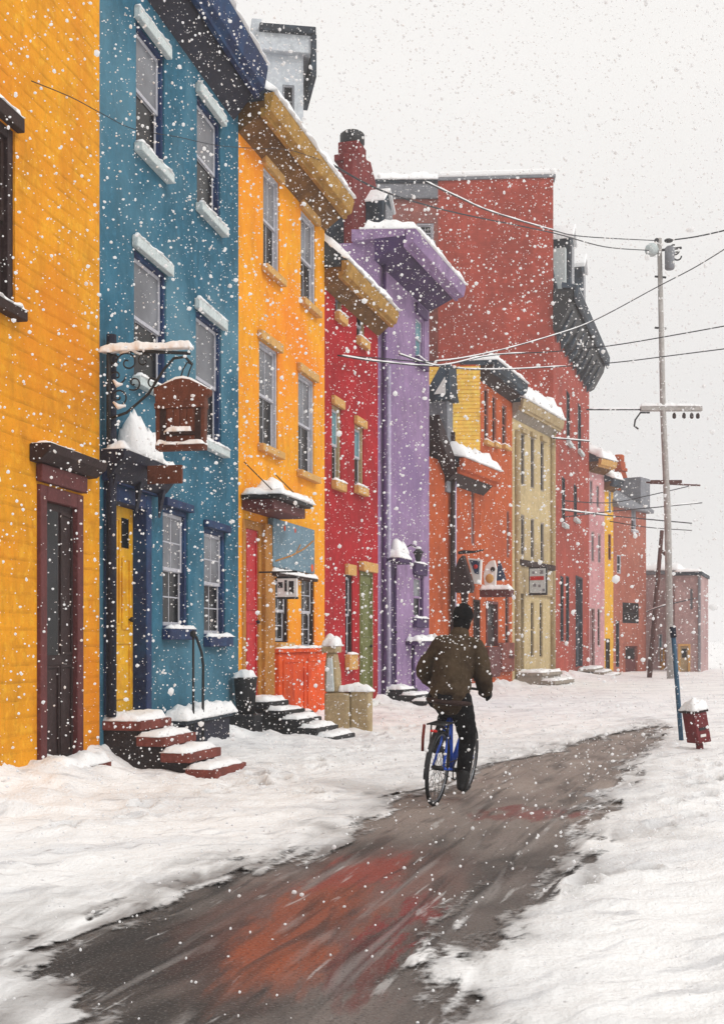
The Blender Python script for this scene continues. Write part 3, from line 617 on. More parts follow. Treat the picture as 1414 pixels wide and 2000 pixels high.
f = Front(Vector((14.27, 55.4)), Vector((15.35, 55.0)), 'mauve house at the far right with dark roof edge and cream door', name='row_house'); M2 = f
f.door(1328, 1343, 1262, 1312, 'buff', 'tan', fw=.1, rec=.1, pane=(.2, .8, .55, .9), handle=False)
f.slot(1347, 1352, 1150, 1190, 'mauve', 'pane_pale', fw=.05)
zt = f.z(1340, 1124); f.wall('mauve', zt, zt, (0, 4)); MB().box(-.08, f.L+.08, -.2, 3.9, zt+.002, zt+.16).obj('roof', 'slate', f.root, bevel=.02); snowcap(-.05, f.L+.05, -.18, 3.8, zt+.16, .12, f.root, .15)
for i, q in enumerate((f.L-.14,)): MB().box(q, q+.12, -.1, -.003, .1, zt-.01).obj('downpipe', 'slategrey', f.root, bevel=.03)
# ---- pale tower house behind the orange house's roof
g = Front(Vector(((506-707)/FPX*34, 34)), Vector(((592-707)/FPX*34, 34.2)), 'pale grey boarded tower house rising behind the orange eave', name='tower_house', group=None)
g.slot(556, 571, 170, 225, 'slategrey', 'pane_dark', fw=.06)
zt = g.z(555, 72); g.wall('ghost', zt, zt, (0, 1.8))
cz = MB().box(-.05, g.L+.2, -.2, 1.9, zt-.5, zt+.0).obj('cornice', 'ghost', g.root, bevel=.02)
MB().box(-.0, g.L+.32, -.32, 2.0, zt+.002, zt+.2).obj('roof_edge', 'slate', cz, bevel=.02)
MB().box(g.L+.205, g.L+.34, -.3, 1.9, zt-1.2, zt+.0).obj('bracket', 'slate', cz, bevel=.02)
snowcap(0, g.L+.2, -.2, 1.8, zt+.2, .1, cz, .1)
MB().box(-.75, -.2, .1, 1.4, zt-4, zt+.1).obj('chimney', 'slate', g.root, bevel=.02)
MB().box(-.2, .08, -.02, 1.2, zt-4, zt+.45).obj('pier', 'ghost', g.root, bevel=.02)

# ================================================================== STOOPS
f = BL; stoop(f, f.u(203), f.u(254), f.z(240, 1402), 4, .29, 'redstone', 'darkstone', 'red sandstone stoop with deep snow in front of the yellow door', first=.45, wide=.05, rot=4)
f = OR; stoop(f, f.u(472), f.u(504), f.z(490, 1368), 5, .26, 'blackstone', 'blackstone', 'black stone steps under the red door of the orange house', first=.45, wide=.05, rot=4)
f = PU; stoop(f, f.u(750), f.u(772), f.z(762, 1345), 4, .3, 'blackstone', 'blackstone', 'dark steps with snowy treads below the purple house door', first=.45, wide=.12, rot=5)

# ================================================================== SIGNS AND THINGS ON THE HOUSES
f = BL; u0 = f.u(213, .1)
def PV(f, u, px, py): v, z = f.perp(u, px, py); return (0, -v, z)
def at(f, u, name, label, cat, group=None): return empty(name, f.world(u, 0, 0), f.rz, label, cat, group)
br = at(f, u0, 'sign_bracket', 'black scrolled iron sign bracket with snow on its top bar, on the blue wall', 'bracket')
P = lambda x, y: PV(f, u0, x, y)
MB().tube([P(213, 668), P(213, 868)], .022).obj('wall_bar', 'black', br, smooth=True)
MB().tube([P(212, 684), P(372, 690)], .018).obj('top_bar', 'black', br, smooth=True)
MB().tube([P(214, 818), P(248, 806), P(290, 770), P(322, 720), P(340, 700), P(362, 697), P(376, 712)], .015).obj('brace', 'black', br, smooth=True)
def curl(cx, cy, r, turns, a0, sgn=1, r1=.15, n=26):
    return [P(cx+r*(1-(1-r1)*t/n)*math.cos(a0+sgn*turns*2*math.pi*t/n), cy+r*(1-(1-r1)*t/n)*math.sin(a0+sgn*turns*2*math.pi*t/n)) for t in range(n+1)]
for (cx, cy, r, tn, a0, sg) in ((250, 708, 22, 1.3, 3.1, 1), (228, 735, 18, 1.2, 0, 1), (232, 775, 18, 1.25, 1.5, -1), (282, 705, 17, 1.1, 0, -1), (262, 748, 15, 1.2, 2.2, -1), (300, 745, 14, 1.1, .5, 1), (226, 700, 12, 1.1, 1, 1)):
    MB().tube(curl(cx, cy, r, tn, a0, sg), .009, 6).obj('scroll', 'black', br, smooth=True)
v1 = f.perp(u0, 372, 680)[0]; zt = f.perp(u0, 300, 684)[1]
MB().snow(-.05, .05, -v1-.02, -.0, zt+.0, .085, 61, .02).obj('snow_cap', 'snow', br, smooth=True)
mb = MB(); mb.tube([P(235, 690), P(258, 682), P(276, 692)], [.012, .03, .012]).tube([P(222, 742), P(230, 752), P(240, 750)], [.01, .03, .01]).tube([P(222, 785), P(232, 795), P(246, 792)], [.01, .03, .012]); mb.obj('snow_cap', 'snow', br, smooth=True)
sg = at(f, u0, 'hanging_sign', 'carved brown wooden sign board with arched snowy top hanging from the iron bracket', 'sign')
A = [P(303, 760), P(322, 752), P(345, 742), P(358, 740), P(372, 742), P(394, 752), P(414, 762), P(412, 772), P(404, 776), P(402, 876), P(308, 878), P(306, 776), P(303, 772)]
yz = [(p[1], p[2]) for p in A]
MB().prism(yz, -.05, .05, 'x').obj('board', 'wood', sg, bevel=.012)
def pan(name, m, x0, y0, x1, y1, t, par, bev=.006):
    a_, b_ = P(x0, y0), P(x1, y1); return MB().box(-t, t, b_[1], a_[1], b_[2], a_[2]).obj(name, m, par, bevel=bev)
pan('niche', 'wooddark', 316, 798, 328, 868, .056, sg); pan('niche', 'wooddark', 384, 798, 396, 868, .056, sg)
for x in (331, 344, 357, 370): pan('slat', 'wood', x, 800, x+11, 846, .062, sg)
pan('rail', 'wood', 306, 790, 404, 797, .07, sg); pan('rail', 'wood', 308, 869, 402, 878, .068, sg); pan('ledge', 'wooddark', 328, 846, 383, 851, .09, sg)
a_, b_ = P(310, 846), P(378, 846)
mb = MB(); mb.snow(-.09, .05, P(380, 846)[1], P(330, 846)[1], P(350, 846)[2]+.002, .06, 63, .02).snow(-.085, .07, P(402, 869)[1], P(310, 869)[1], P(350, 870)[2]+.0, .045, 64, .02); mb.obj('snow_cap', 'snow', sg, smooth=True)
top = [P(x, y-2) for x, y in ((306, 763), (324, 755), (345, 745), (358, 742), (372, 745), (394, 756), (411, 764))]
MB().tube(top, [.02, .034, .04, .034, .03, .022, .016], 8).obj('snow_cap', 'snow', sg, smooth=True)
MB().tube([P(352, 742), P(358, 722), P(366, 708), P(376, 712)], .008).tube([P(366, 742), P(370, 726), P(376, 712)], .008).obj('hanger', 'black', sg, smooth=True)
# small plain board beside the door hood
u1 = f.u(286, .25); bd = at(f, u1, 'sign_board', 'small plain brown board fixed beside the navy door hood', 'sign')
q0, q1 = PV(f, u1, 289, 910), PV(f, u1, 357, 944)
MB().box(-.02, .02, q1[1], q0[1], q1[2], q0[2]).obj('board', 'wood', bd, bevel=.008)
MB().tube([(0, 0, q0[2]-.03), (0, q1[1], q0[2]-.03)], .012).obj('arm', 'black', bd)
# handrail by the blue stoop
u2 = f.u(378, .35)
hr = at(f, u2, 'handrail', 'black iron handrail with a curved end below the blue house windows', 'handrail')
zz = lambda y: f.z(380, y, .35)
MB().tube([(0, -.35, .0), (0, -.35, zz(1240))], .016).obj('post', 'black', hr, smooth=True)
MB().tube([(0, -.35, zz(1238)), (.12, -.35, zz(1245)), (.28, -.36, zz(1275)), (.34, -.36, zz(1300)), (.33, -.36, zz(1370)), (.33, -.36, 0)], .018).obj('rail', 'black', hr, smooth=True)
MB().ball((0, -.35, zz(1238)), .045).obj('knob', 'black', hr, smooth=True)
# cellar hatch below the windows, under snow
ua, ub = f.u(310), f.u(405)
ch = empty('cellar_hatch', f.world(ua, 0, 0), f.rz, 'dark cellar hatch topped by a thick snow slab beside the red stoop', 'hatch')
w_ = ub-ua; ht = f.z(360, 1412, .2)
MB().box(0, w_, -.32, -.052, -.1, ht).obj('box', 'navydark', ch, bevel=.02); MB().box(-.04, w_+.04, -.36, -.06, ht+.001, ht+.05).obj('lid', 'slate', ch, bevel=.01)
snowcap(-.06, w_+.08, -.4, -.055, ht+.05, .15, ch)
# boot scraper box by the blue/orange corner
ua = f.u(446); bx = empty('planter_box', f.world(ua, 0, 0), f.rz, 'small black planter with snow beside the black steps', 'planter')
MB().lathe([(.13, 0), (.17, .5), (.18, .52), (.16, .52)], (.12, -.22, .45), 12).obj('pot', 'black', bx, smooth=True); MB().box(-.08, .32, -.42, -.02, -.1, .449).obj('base', 'blackstone', bx, bevel=.02)
MB().snow(-.03, .28, -.36, -.06, .96, .12, 71, .04).obj('snow_cap', 'snow', bx, smooth=True)

# orange house: blue-grey sign over the windows, small bracket sign, planter
f = OR
u3, u4 = f.u(537, .12), f.u(617, .12); z3, z4 = f.z(577, 1114, .1), f.z(577, 1024, .1)
sb = empty('shop_sign', f.world(u3, 0, 0), f.rz, 'blue-grey sign board with brown painted sprig over the shop windows', 'sign')
w_ = u4-u3
MB().box(0, w_, -.1, -.005, z3, z4).obj('board', 'greyboard', sb, bevel=.01)
hh = z4-z3
mb = MB(); mb.tube([(.08, -.105, z3+.12*hh), (w_*.4, -.106, z3+.3*hh), (w_*.7, -.105, z3+.5*hh), (w_*.95, -.105, z3+.74*hh)], .012, 6).tube([(w_*.5, -.104, z3+.36*hh), (w_*.62, -.104, z3+.58*hh)], .01, 6); mb.obj('painted_sprig', 'ochrewood', sb)
for (x, y, r) in ((.25, .85, .04), (.5, .86, .035), (.93, .12, .06)): MB().ball((w_*x, -.1, z3+hh*y), r, 2, (1, .25, 1.2)).obj('painted_fruit', 'riser', sb, smooth=True)
MB().snow(-.02, w_+.06, -.16, -.02, z3-.09, .07, 73, .04).obj('snow_cap', 'snow', sb, smooth=True)
MB().box(-.02, w_+.04, -.15, -.005, z3-.14, z3-.09).obj('ledge', 'wooddark', sb, bevel=.01)
u5 = f.u(541, .3); ps = at(f, u5, 'bracket_sign', 'small white and black square sign sticking out beside the shop windows', 'sign')
q0, q1 = PV(f, u5, 543, 1130), PV(f, u5, 581, 1166)
MB().box(-.03, .03, q1[1], q0[1], q1[2], q0[2]).obj('board', 'white', ps, bevel=.005)
dw = q0[1]-q1[1]; dh = q0[2]-q1[2]
MB().box(-.036, -.0301, q1[1]+dw*.15, q1[1]+dw*.4, q1[2]+dh*.2, q0[2]-dh*.15).box(-.037, -.0301, q1[1]+dw*.5, q1[1]+dw*.62, q1[2]+dh*.3, q0[2]-dh*.1).box(-.036, -.0301, q1[1]+dw*.72, q1[1]+dw*.95, q1[2]+dh*.5, q0[2]-dh*.2).obj('mark', 'black', ps)
MB().box(-.034, .034, q1[1]-.01, q0[1]+.01, q0[2]+.001, q0[2]+.03).box(-.034, .034, q1[1]-.01, q0[1]+.01, q1[2]-.03, q1[2]-.001).obj('frame', 'black', ps)
MB().tube([(0, 0, q0[2]+.1), (0, q1[1], q0[2]+.1)], .012).obj('arm', 'black', ps)
cl = gp(595, 1424); pb = empty('flower_pot', (cl.x, cl.y, 0), 0, 'small black pot standing before the orange shop panel', 'pot')
MB().lathe([(.1, 0), (.14, .26), (.155, .27), (.155, .31), (.13, .31)], (0, 0, 0), 14).obj('pot', 'black', pb, smooth=True); MB().ball((0, 0, .31), .125, 2, (1, 1, .35)).obj('snow_cap', 'snow', pb, smooth=True)
# stone gatepost between the orange and red houses
c = gp(662, 1437); k = c.y/FPX
gpst = empty('gatepost', (c.x, c.y, 0), R(-14), 'buff stone gatepost with snowy cap between the orange and red houses', 'gatepost')
zz = lambda y: EYE-(y-HOR)*k
MB().box(-.2, .2, -.16, .2, -.1, zz(1352)).obj('base', 'buff', gpst, bevel=.04)
MB().prism([(-.2, zz(1352)+.001), (.02, zz(1352)+.001), (.0, zz(1310)), (-.05, zz(1275)), (-.17, zz(1275)), (-.2, zz(1310))], -.14, .14).obj('shaft', 'buff', gpst, bevel=.03)
MB().box(-.24, .0, -.18, .18, zz(1275)+.001, zz(1262)).obj('cap', 'buff', gpst, bevel=.02)
MB().snow(-.25, .02, -.19, .19, zz(1262), .13, 81, .03).obj('snow_cap', 'snow', gpst, smooth=True)
MB().prism([(-.17, zz(1350)), (-.03, zz(1350)), (-.06, zz(1285)), (-.15, zz(1285))], -.175, -.141).obj('panel', 'stonegrey', gpst, bevel=.02)
MB().box(.205, .5, -.1, .2, -.1, zz(1345)).obj('side_block', 'buff', gpst, bevel=.03); MB().snow(.0, .53, -.14, .22, zz(1350), .12, 82, .04).obj('snow_cap', 'snow', gpst, smooth=True)

# purple house: wall lantern
f = PU; u6 = f.u(815, .3); lt = at(f, u6, 'wall_lantern', 'dark wall lantern on a bracket above the lower purple window', 'lantern')
q = PV(f, f.u(812), 818, 1085); zq = q[2]
MB().tube([(0, 0, zq+.1), (0, -.15, zq+.18), (0, -.32, zq+.1)], .014).obj('bracket', 'black', lt); 
MB().lathe([(.05, zq-.2), (.1, zq-.02), (.13, zq), (.03, zq+.1)], (0, -.32, 0), 8).obj('lamp_housing', 'black', lt); MB().ball((0, -.32, zq+.1), .07, 2, (1, 1, .6)).obj('snow_cap', 'snow', lt, smooth=True)

# rust shop: hooded sign, picture board, round board
f = TO
u7 = f.u(939, .3); hs = at(f, u7, 'hooded_sign', 'dark maroon hooded sign box with curled top on the rust-orange wall', 'sign')
P = lambda x, y: PV(f, u7, x, y)
f2 = LO; uu = f2.u(888, .4); hs.location = f2.world(uu, 0, 0); hs.rotation_euler = (0, 0, f2.rz); P = lambda x, y: PV(f2, uu, x, y)
MB().prism([P(889, 1150)[1:], P(890, 1112)[1:], P(898, 1092)[1:], P(906, 1084)[1:], P(914, 1110)[1:], P(925, 1146)[1:], P(922, 1158)[1:], P(892, 1158)[1:]], -.12, .12, 'x').obj('board', 'maroondark', hs, bevel=.03)
MB().tube([P(895, 1080), P(905, 1078), P(925, 1078), P(944, 1074)], [.04, .05, .03, .02]).obj('hood', 'black', hs, smooth=True)
MB().prism([P(900, 1158)[1:], P(914, 1158)[1:], P(911, 1188)[1:], P(903, 1185)[1:]], -.05, .05, 'x').obj('pendant', 'maroondark', hs, bevel=.01)
uu2 = f2.u(912, .6); pc = at(f2, uu2, 'picture_sign', 'dark blue picture board with a red flower and white edge beside the hooded sign', 'sign')
P = lambda x, y: PV(f2, uu2, x, y)
MB().prism([P(914, 1090)[1:], P(941, 1093)[1:], P(939, 1142)[1:], P(926, 1140)[1:]], -.05, .05, 'x').obj('board', 'white', pc, bevel=.01)
MB().prism([P(918, 1094)[1:], P(938, 1096)[1:], P(936, 1122)[1:], P(928, 1120)[1:]], -.06, -.051, 'x').obj('panel', 'dblue', pc)
cq = P(930, 1107); MB().ball((-.06, cq[1], cq[2]), .06, 2, (.3, 1, 1)).obj('emblem', 'signred', pc, smooth=True)
f2 = TO; uu3 = f2.u(944, .3); rs = at(f2, uu3, 'round_sign', 'white round-topped sign with a tan spot and snowy ledge over the maroon shop window', 'sign')
P = lambda x, y: PV(f2, uu3, x, y)
pts = [P(947, 1146)[1:], P(944, 1125)[1:], P(948, 1106)[1:], P(957, 1096)[1:], P(966, 1094)[1:], P(970, 1110)[1:], P(968, 1146)[1:]]
MB().prism(pts, -.06, .06, 'x').obj('board', 'white', rs, bevel=.02)
cq = P(957, 1130); MB().ball((-.06, cq[1], cq[2]), .12, 2, (.25, 1, 1.1)).obj('emblem', 'tan', rs, smooth=True); cq = P(963, 1112); MB().ball((-.06, cq[1], cq[2]), .07, 2, (.3, 1, 1)).obj('emblem', 'wooddark', rs, smooth=True)
MB().prism([P(971, 1092)[1:], P(976, 1100)[1:], P(986, 1132)[1:], P(968, 1134)[1:]], .061, .16, 'x').obj('hood', 'dblue', rs, bevel=.01)
a_, b_ = P(938, 1152), P(998, 1152)
MB().box(-.1, .3, b_[1], a_[1], a_[2]-.2, a_[2]-.001).obj('ledge', 'maroon', rs, bevel=.02); MB().snow(-.14, .3, b_[1], a_[1], a_[2], .15, 91, .06).obj('snow_cap', 'snow', rs, smooth=True)
# beige house shop sign
f = BE; u8 = f.u(1035, .3); bs_ = at(f, u8, 'shop_sign', 'square shop sign with a red stripe and grey blotches on the beige house', 'sign')
P = lambda x, y: PV(f, u8, x, y)
def pan2(par, name, m, x0, y0, x1, y1, t, t0=None):
    a_, b_ = P(x0, y0), P(x1, y1); return MB().box(-t, -t0 if t0 is not None else t, b_[1], a_[1], b_[2], a_[2]).obj(name, m, par, bevel=.006)
pan2(bs_, 'frame', 'black', 1033, 1108, 1068, 1162, .05); pan2(bs_, 'board', 'stonegrey', 1035, 1111, 1066, 1158, .07); pan2(bs_, 'stripe', 'signred', 1036, 1126, 1063, 1133, .08, .071)
for (x, y, d) in ((1040, 1116, 5), (1055, 1114, 7), (1042, 1140, 6), (1052, 1142, 5), (1060, 1150, 5)): pan2(bs_, 'mark', 'slategrey', x, y, x+d, y+d, .078, .071)

# ================================================================== STREET FURNITURE ON THE RIGHT
b0 = Vector(((1308-707)/FPX*45, 45, 0)); k = 45/FPX
up = empty('utility_pole', b0, 0, 'tall pale wooden utility pole with crossarms standing at the right', 'utility pole')
q = lambda x, y: pt(x, y, 45)-b0
MB().tube([q(1309, 1340), q(1303, 1000), q(1294, 800), q(1287, 466)], [.135, .125, .105, .085], 14).obj('pole', 'polewood', up, smooth=True)
MB().tube([q(1262, 492), q(1330, 484)], .05).obj('crossarm', 'black', up); MB().box(q(1250, 0).x, q(1370, 0).x, -.1, .1, q(0, 803).z, q(0, 794).z).obj('crossarm', 'polewood', up, bevel=.02)
MB().snow(q(1250, 0).x, q(1368, 0).x, -.12, .12, q(0, 794).z, .1, 92, .06).obj('snow_cap', 'snow', up, smooth=True)
MB().box(q(1270, 0).x, q(1330, 0).x, -.08, .08, q(0, 945).z, q(0, 938).z).obj('crossarm', 'polebrown', up)
for (x, y) in ((1272, 488),): MB().ball(q(x, y), .26, 2, (1, .9, 1.0)).obj('insulator', 'stonegrey', up, smooth=True)
c = q(1303, 505); MB().lathe([(.14, -.5), (.18, -.45), (.18, .28), (.1, .36)], c+Vector((.0, -.3, 0)), 14).obj('transformer', 'slategrey', up, smooth=True)
for (x, y, r) in ((1316, 488, 10), (1322, 500, 8)): MB().tube([q(x+r*math.cos(a*.4), y+r*math.sin(a*.4)) for a in range(13)], .03, 6).obj('hook', 'black', up)
MB().ball(q(1282, 470), .1).ball(q(1305, 470), .12, 2, (1.4, 1, .7)).obj('insulator', 'black', up, smooth=True)
for x in (1316, 1335, 1350, 1362): MB().lathe([(.04, -.22), (.07, -.18), (.07, -.08), (.03, 0)], q(x, 806), 8).obj('insulator', 'wooddark', up)
MB().tube([q(1268, 806), q(1250, 806), q(1240, 820), q(1238, 832), q(1246, 838)], .035, 6).obj('hook', 'black', up)
for y in (540, 640): MB().tube([q(1278, y), q(1300, y+2)], .04, 6).obj('step_bolt', 'black', up)
b0 = Vector((*gp(1268, 1326), 0)); q = lambda x, y: pt(x, y, b0.y)-b0
lp = empty('leaning_post', b0, 0, 'thin dark brown post leaning beside the pale utility pole', 'post')
MB().tube([q(1267, 1330), q(1292, 1036)], [.1, .075], 10).obj('post', 'polebrown', lp, smooth=True); MB().tube([q(1291, 1075), q(1299, 1084)], .06, 6).obj('stub', 'polebrown', lp)
b0 = Vector((*gp(1330, 1452), 0)); q = lambda x, y: pt(x, y, b0.y)-b0
bp_ = empty('steel_post', b0, 0, 'slim blue steel post slanting out of the snow beside the postbox', 'post')
MB().tube([q(1331, 1462), q(1313, 1224)], .034, 10).obj('post', 'polesteel', bp_, smooth=True); MB().tube([q(1314.6, 1245), q(1313, 1224)], .045, 10).obj('collar', 'navydark', bp_, smooth=True)
c = gp(1366, 1472); k = c.y/FPX
pb = empty('postbox', (c.x, c.y, 0), R(32), 'dark red postbox tilting under a round cap of snow', 'postbox')
T = lambda z: (z)*.12
mb = MB(); mb.box(-.15, .15, -.13, .13, .17, .62)
for v in mb.bm.verts: v.co.x -= (v.co.z-.17)*.16
mb.obj('box', 'postred', pb, bevel=.012)
MB().box(-.262, .1, -.155, .155, .622, .655).obj('lid', 'maroondark', pb, bevel=.012)
mb = MB(); mb.snow(-.26, .1, -.16, .16, .655, .17, 93, .03); mb.obj('snow_cap', 'snow', pb, smooth=True)
MB().box(-.12, .02, -.142, -.131, .36, .4).obj('slot', 'black', pb); MB().box(-.1, .02, -.14, -.131, .26, .3).obj('label_plate', 'white', pb)
MB().tube([(.02, 0, -.1), (0, 0, .17)], .06, 10).obj('post', 'postred', pb, smooth=True); pb.scale = (.8, .8, .9); pb.rotation_euler = (0, R(-5), R(32))
for (x0, y0, x1, y1, r) in ((184, 1585, 244, 1570, .025), (372, 1577, 410, 1580, .022), (130, 1520, 152, 1528, .04)):
    p, q_ = gp(x0, y0), gp(x1, y1); c = (p+q_)/2; d = (q_-p)/2
    lab = {184: 'longer brown broken stick lying in the snow left of the stoop', 372: 'short brown stick in the snow below the lowest stoop step', 130: 'brown stub of wood at the foot of the yellow wall'}[x0]
    o = empty('broken_stick', (c.x, c.y, .06), 0, lab, 'stick', 'broken sticks lying in the snow')
    MB().tube([(-d.x, -d.y, 0), (-d.x*.3, -d.y*.3+.01, .012), (d.x*.4, d.y*.4, .0), (d.x, d.y, .015)], [r*.6, r, r*.9, r*.5], 7).obj('stick', 'debris', o, smooth=True)

# ================================================================== OVERHEAD WIRES  (photo points with their depth)
def wire(pts, r, label, m='wire', snow=()):
    P_ = [pt(*p) for p in pts]; Q = []
    for i in range(len(P_)-1):
        for t in range(6):
            a_ = P_[max(i-1, 0)]; b_ = P_[i]; c_ = P_[i+1]; d_ = P_[min(i+2, len(P_)-1)]; s_ = t/6
            Q.append(.5*((2*b_)+(c_-a_)*s_+(2*a_-5*b_+4*c_-d_)*s_*s_+(3*b_-a_-3*c_+d_)*s_**3))
    Q.append(P_[-1]); o = P_[0]
    rt = empty('overhead_wire', o, 0, label, 'wire', 'overhead wires')
    r *= .72; MB().tube([v-o for v in Q], r, 6).obj('cable', m, rt, smooth=True)
    for (a_, b_) in snow:
        n = len(Q)-1; seg = [v-o+Vector((0, 0, r*1.3)) for v in Q[int(a_*n):int(b_*n)+1]]
        if len(seg) > 2: MB().tube(seg, [r*(.5+1.0*abs(math.sin(j*1.7))) for j in range(len(seg))], 6).obj('snow_cap', 'snow', rt, smooth=True)
wire([(62, 158, 11.2), (140, 190, 11.8), (200, 222, 12.4), (262, 252, 13.2), (350, 268, 14.3), (425, 284, 15.6), (500, 290, 17), (570, 294, 18.4), (650, 322, 20.5)], .006, 'thin wire strung low across the yellow and blue house fronts')
wire([(650, 322, 20.5), (735, 368, 23), (830, 400, 26), (920, 422, 30), (1080, 455, 36), (1180, 482, 41), (1266, 489, 44.8)], .024, 'wire from the gold eave to the pole top insulator')
wire([(832, 356, 27), (900, 388, 30), (960, 414, 33), (1080, 450, 38), (1140, 462, 41), (1282, 470, 44.9)], .024, 'wire crossing the brick side wall to the pole top', snow=((0, .6),))
wire([(1300, 470, 45), (1360, 462, 43), (1440, 444, 40)], .035, 'short wire running right from the pole top')
wire([(1440, 470, 26), (1360, 520, 29), (1280, 562, 31), (1160, 626, 33), (1080, 655, 32), (960, 688, 29.5), (850, 706, 26), (745, 700, 24.4), (680, 695, 22.8)], .017, 'long slanting wire from the upper right down to the red house', snow=((.35, .75),))
wire([(1440, 632, 30), (1330, 652, 31), (1200, 674, 32), (1090, 686, 32), (960, 694, 30), (860, 714, 27), (745, 707, 24.3), (660, 694, 22.3)], .02, 'upper of the two wires meeting on the purple wall', snow=((.5, .98),))
wire([(1440, 678, 31), (1330, 692, 32), (1200, 708, 33), (1060, 718, 32), (960, 722, 30), (860, 716, 27), (780, 692, 25)], .02, 'lower wire sagging over the orange roofs to the purple wall', snow=((.45, .8), (.85, 1)))
wire([(1080, 856, 40.5), (1150, 862, 44)], .03, 'short snowy wire across the brick front below its upper windows', snow=((0, 1),))
wire([(1096, 996, 41), (1160, 1004, 45), (1240, 1012, 48), (1350, 1022, 50)], .035, 'snowy lower wire running from the brick front to the far right', snow=((0, .45),))
wire([(1100, 1010, 41), (1200, 998, 45), (1290, 990, 46), (1370, 982, 48)], .03, 'rising lower wire behind the utility pole', snow=((.7, .95),))
wire([(1262, 942, 47), (1300, 945, 45.3), (1366, 948, 46)], .05, 'brown wire leaving the lowest crossarm', 'polebrown')
wire([(1100, 978, 42), (1190, 982, 46), (1265, 968, 47), (1360, 946, 48)], .028, 'black wire curving up to the right behind the pole')
wire([(1145, 800, 44), (1200, 800, 44.5), (1250, 800, 45)], .04, 'snowy wire from the brick corner to the middle crossarm', snow=((.1, .95),))
wire([(1190, 1018, 46), (1265, 1030, 47), (1350, 1036, 49)], .025, 'lowest thin wire in the bundle at the right')
wire([(1262, 1195, 47), (1300, 1182, 46), (1360, 1168, 47)], .03, 'wire low in front of the mauve houses', snow=((0, .5),))

# ================================================================== GROUND
def lerp_tab(tab, y):
    if y <= tab[0][0]: return tab[0][1]
    for (a, b), (c, d) in zip(tab, tab[1:]):
        if y <= c: return b+(d-b)*(y-a)/(c-a)
    return tab[-1][1]
RL = [(4.2, -.84), (5.0, -1.08), (5.5, -1.42), (5.8, -1.46)]+[(gp(*p).y, gp(*p).x) for p in ((330, 1772), (480, 1722), (640, 1668), (790, 1590), (850, 1556), (960, 1496), (1090, 1464), (1240, 1420))]
RRt = [(4.3, .1)]+[(gp(*p).y, gp(*p).x) for p in ((850, 1962), (806, 1900), (860, 1850), (930, 1790), (1060, 1695), (1115, 1600), (1165, 1540), (1290, 1445), (1320, 1422))]
FR = [(f_.A.y, f_.A.x) for f_ in (Y_, BL, OR, RD, PU, LO, TO, BE, BR, PK)]
def fbm(x, y, s, o=4): return sum(noise.noise((x*s*2**k, y*s*2**k, k*3.1+s))*.55**k for k in range(o))
PR = {}
def trail(pts):
    k = 0; dist = 0
    for (a, b) in zip(pts, pts[1:]):
        a, b = Vector(a), Vector(b); d = (b-a).normalized(); n = int((b-a).length/.62)
        for i in range(n):
            k += 1; s_ = .1 if k % 2 else -.1; p = a+d*(i*.62+random.uniform(-.06, .06))+Vector((-d.y, d.x))*(s_+random.uniform(-.04, .04)); dd = Vector((d.x+random.uniform(-.2, .2), d.y+random.uniform(-.2, .2))).normalized()
            for ix in (-1, 0, 1):
                for iy in (-1, 0, 1): PR.setdefault((int(p.x*2)+ix, int(p.y*2)+iy), []).append((p.x, p.y, dd.x, dd.y))
trail([(-2.2, 9.2), (-1.4, 11.2), (-.6, 13.6), (.1, 17), (1.0, 21)]); trail([(-1.2, 12.6), (-.5, 11.2), (.1, 10.6)]); trail([(2.4, 9.4), (3.4, 12), (4.2, 15)]); trail([(1.4, 7.2), (2.1, 8.6)])
def snow_h(x, y):
    """depth of the lying snow; negative where the lane is bare. second value: grit lying in it, with footprint shade painted in as more grit"""
    ins = min(x-lerp_tab(RL, y), lerp_tab(RRt, y)-x)
    if y > 20: ins = min(ins, (21.3-y)*.6)
    if y > 13: ins -= (y-13)*.05
    rg = fbm(x*1.0, y*.5, 2.1, 6)*.2+fbm(x, y*.35, .9, 2)*.12+(.1+.12*max(0, min(1, (9-y)/3)))*fbm(x, y*.45, 5, 5)
    e = -ins+rg
    h = .006+.05*math.tanh(e/.5) if e > 0 else .006
    pr = 0
    if e > 0:
        h += min(1, e/.5)*(.03*fbm(x, y, .9)+.026*fbm(x*.8, y*1.3, 3.2, 5)+.02*abs(fbm(x, y, 8, 4)))
        if 7 < y < 24:
            for q in PR.get((int(x*2), int(y*2)), ()):
                a_ = (x-q[0])*q[2]+(y-q[1])*q[3]; b_ = -(x-q[0])*q[3]+(y-q[1])*q[2]; d_ = (a_/.19)**2+(b_/.085)**2
                h += .032*math.exp(-(math.sqrt(d_)-1.25)**2*6)-.085*max(0, 1-d_*d_*.7)*min(1, max(0, e-.05)*2); pr = max(pr, .9*max(0, 1-d_*.8))  # grit also darkens each dent, painted in for its weak shading
        dw = x-lerp_tab(FR, y)
        if y > 10 and y < 48: h += (.27+.2*fbm(x, y, 1.5, 4))*math.exp(-max(0, dw)/.7)*min(1, e)
    lf = max(0, lerp_tab(RL, y)-x); near = max(0, min(1, (9-y)/3)) if lf > 0 else 0
    grit = math.exp(-max(0, e-.04)/(.26+.4*near))*1.1+max(0, .6*fbm(x*.6, y, 1.7, 5)-.18)*1.3*math.exp(-max(0, e)/1.6)
    return max(h, .004), max(0, min(1, grit+pr)), e
xs = [-400, -150, -60, -30, -16, -11]+[-8+.045*i for i in range(int(16/.045)+1)]+[8.4, 9, 10, 11, 12, 13, 15, 18, 24, 40, 90, 200, 400]
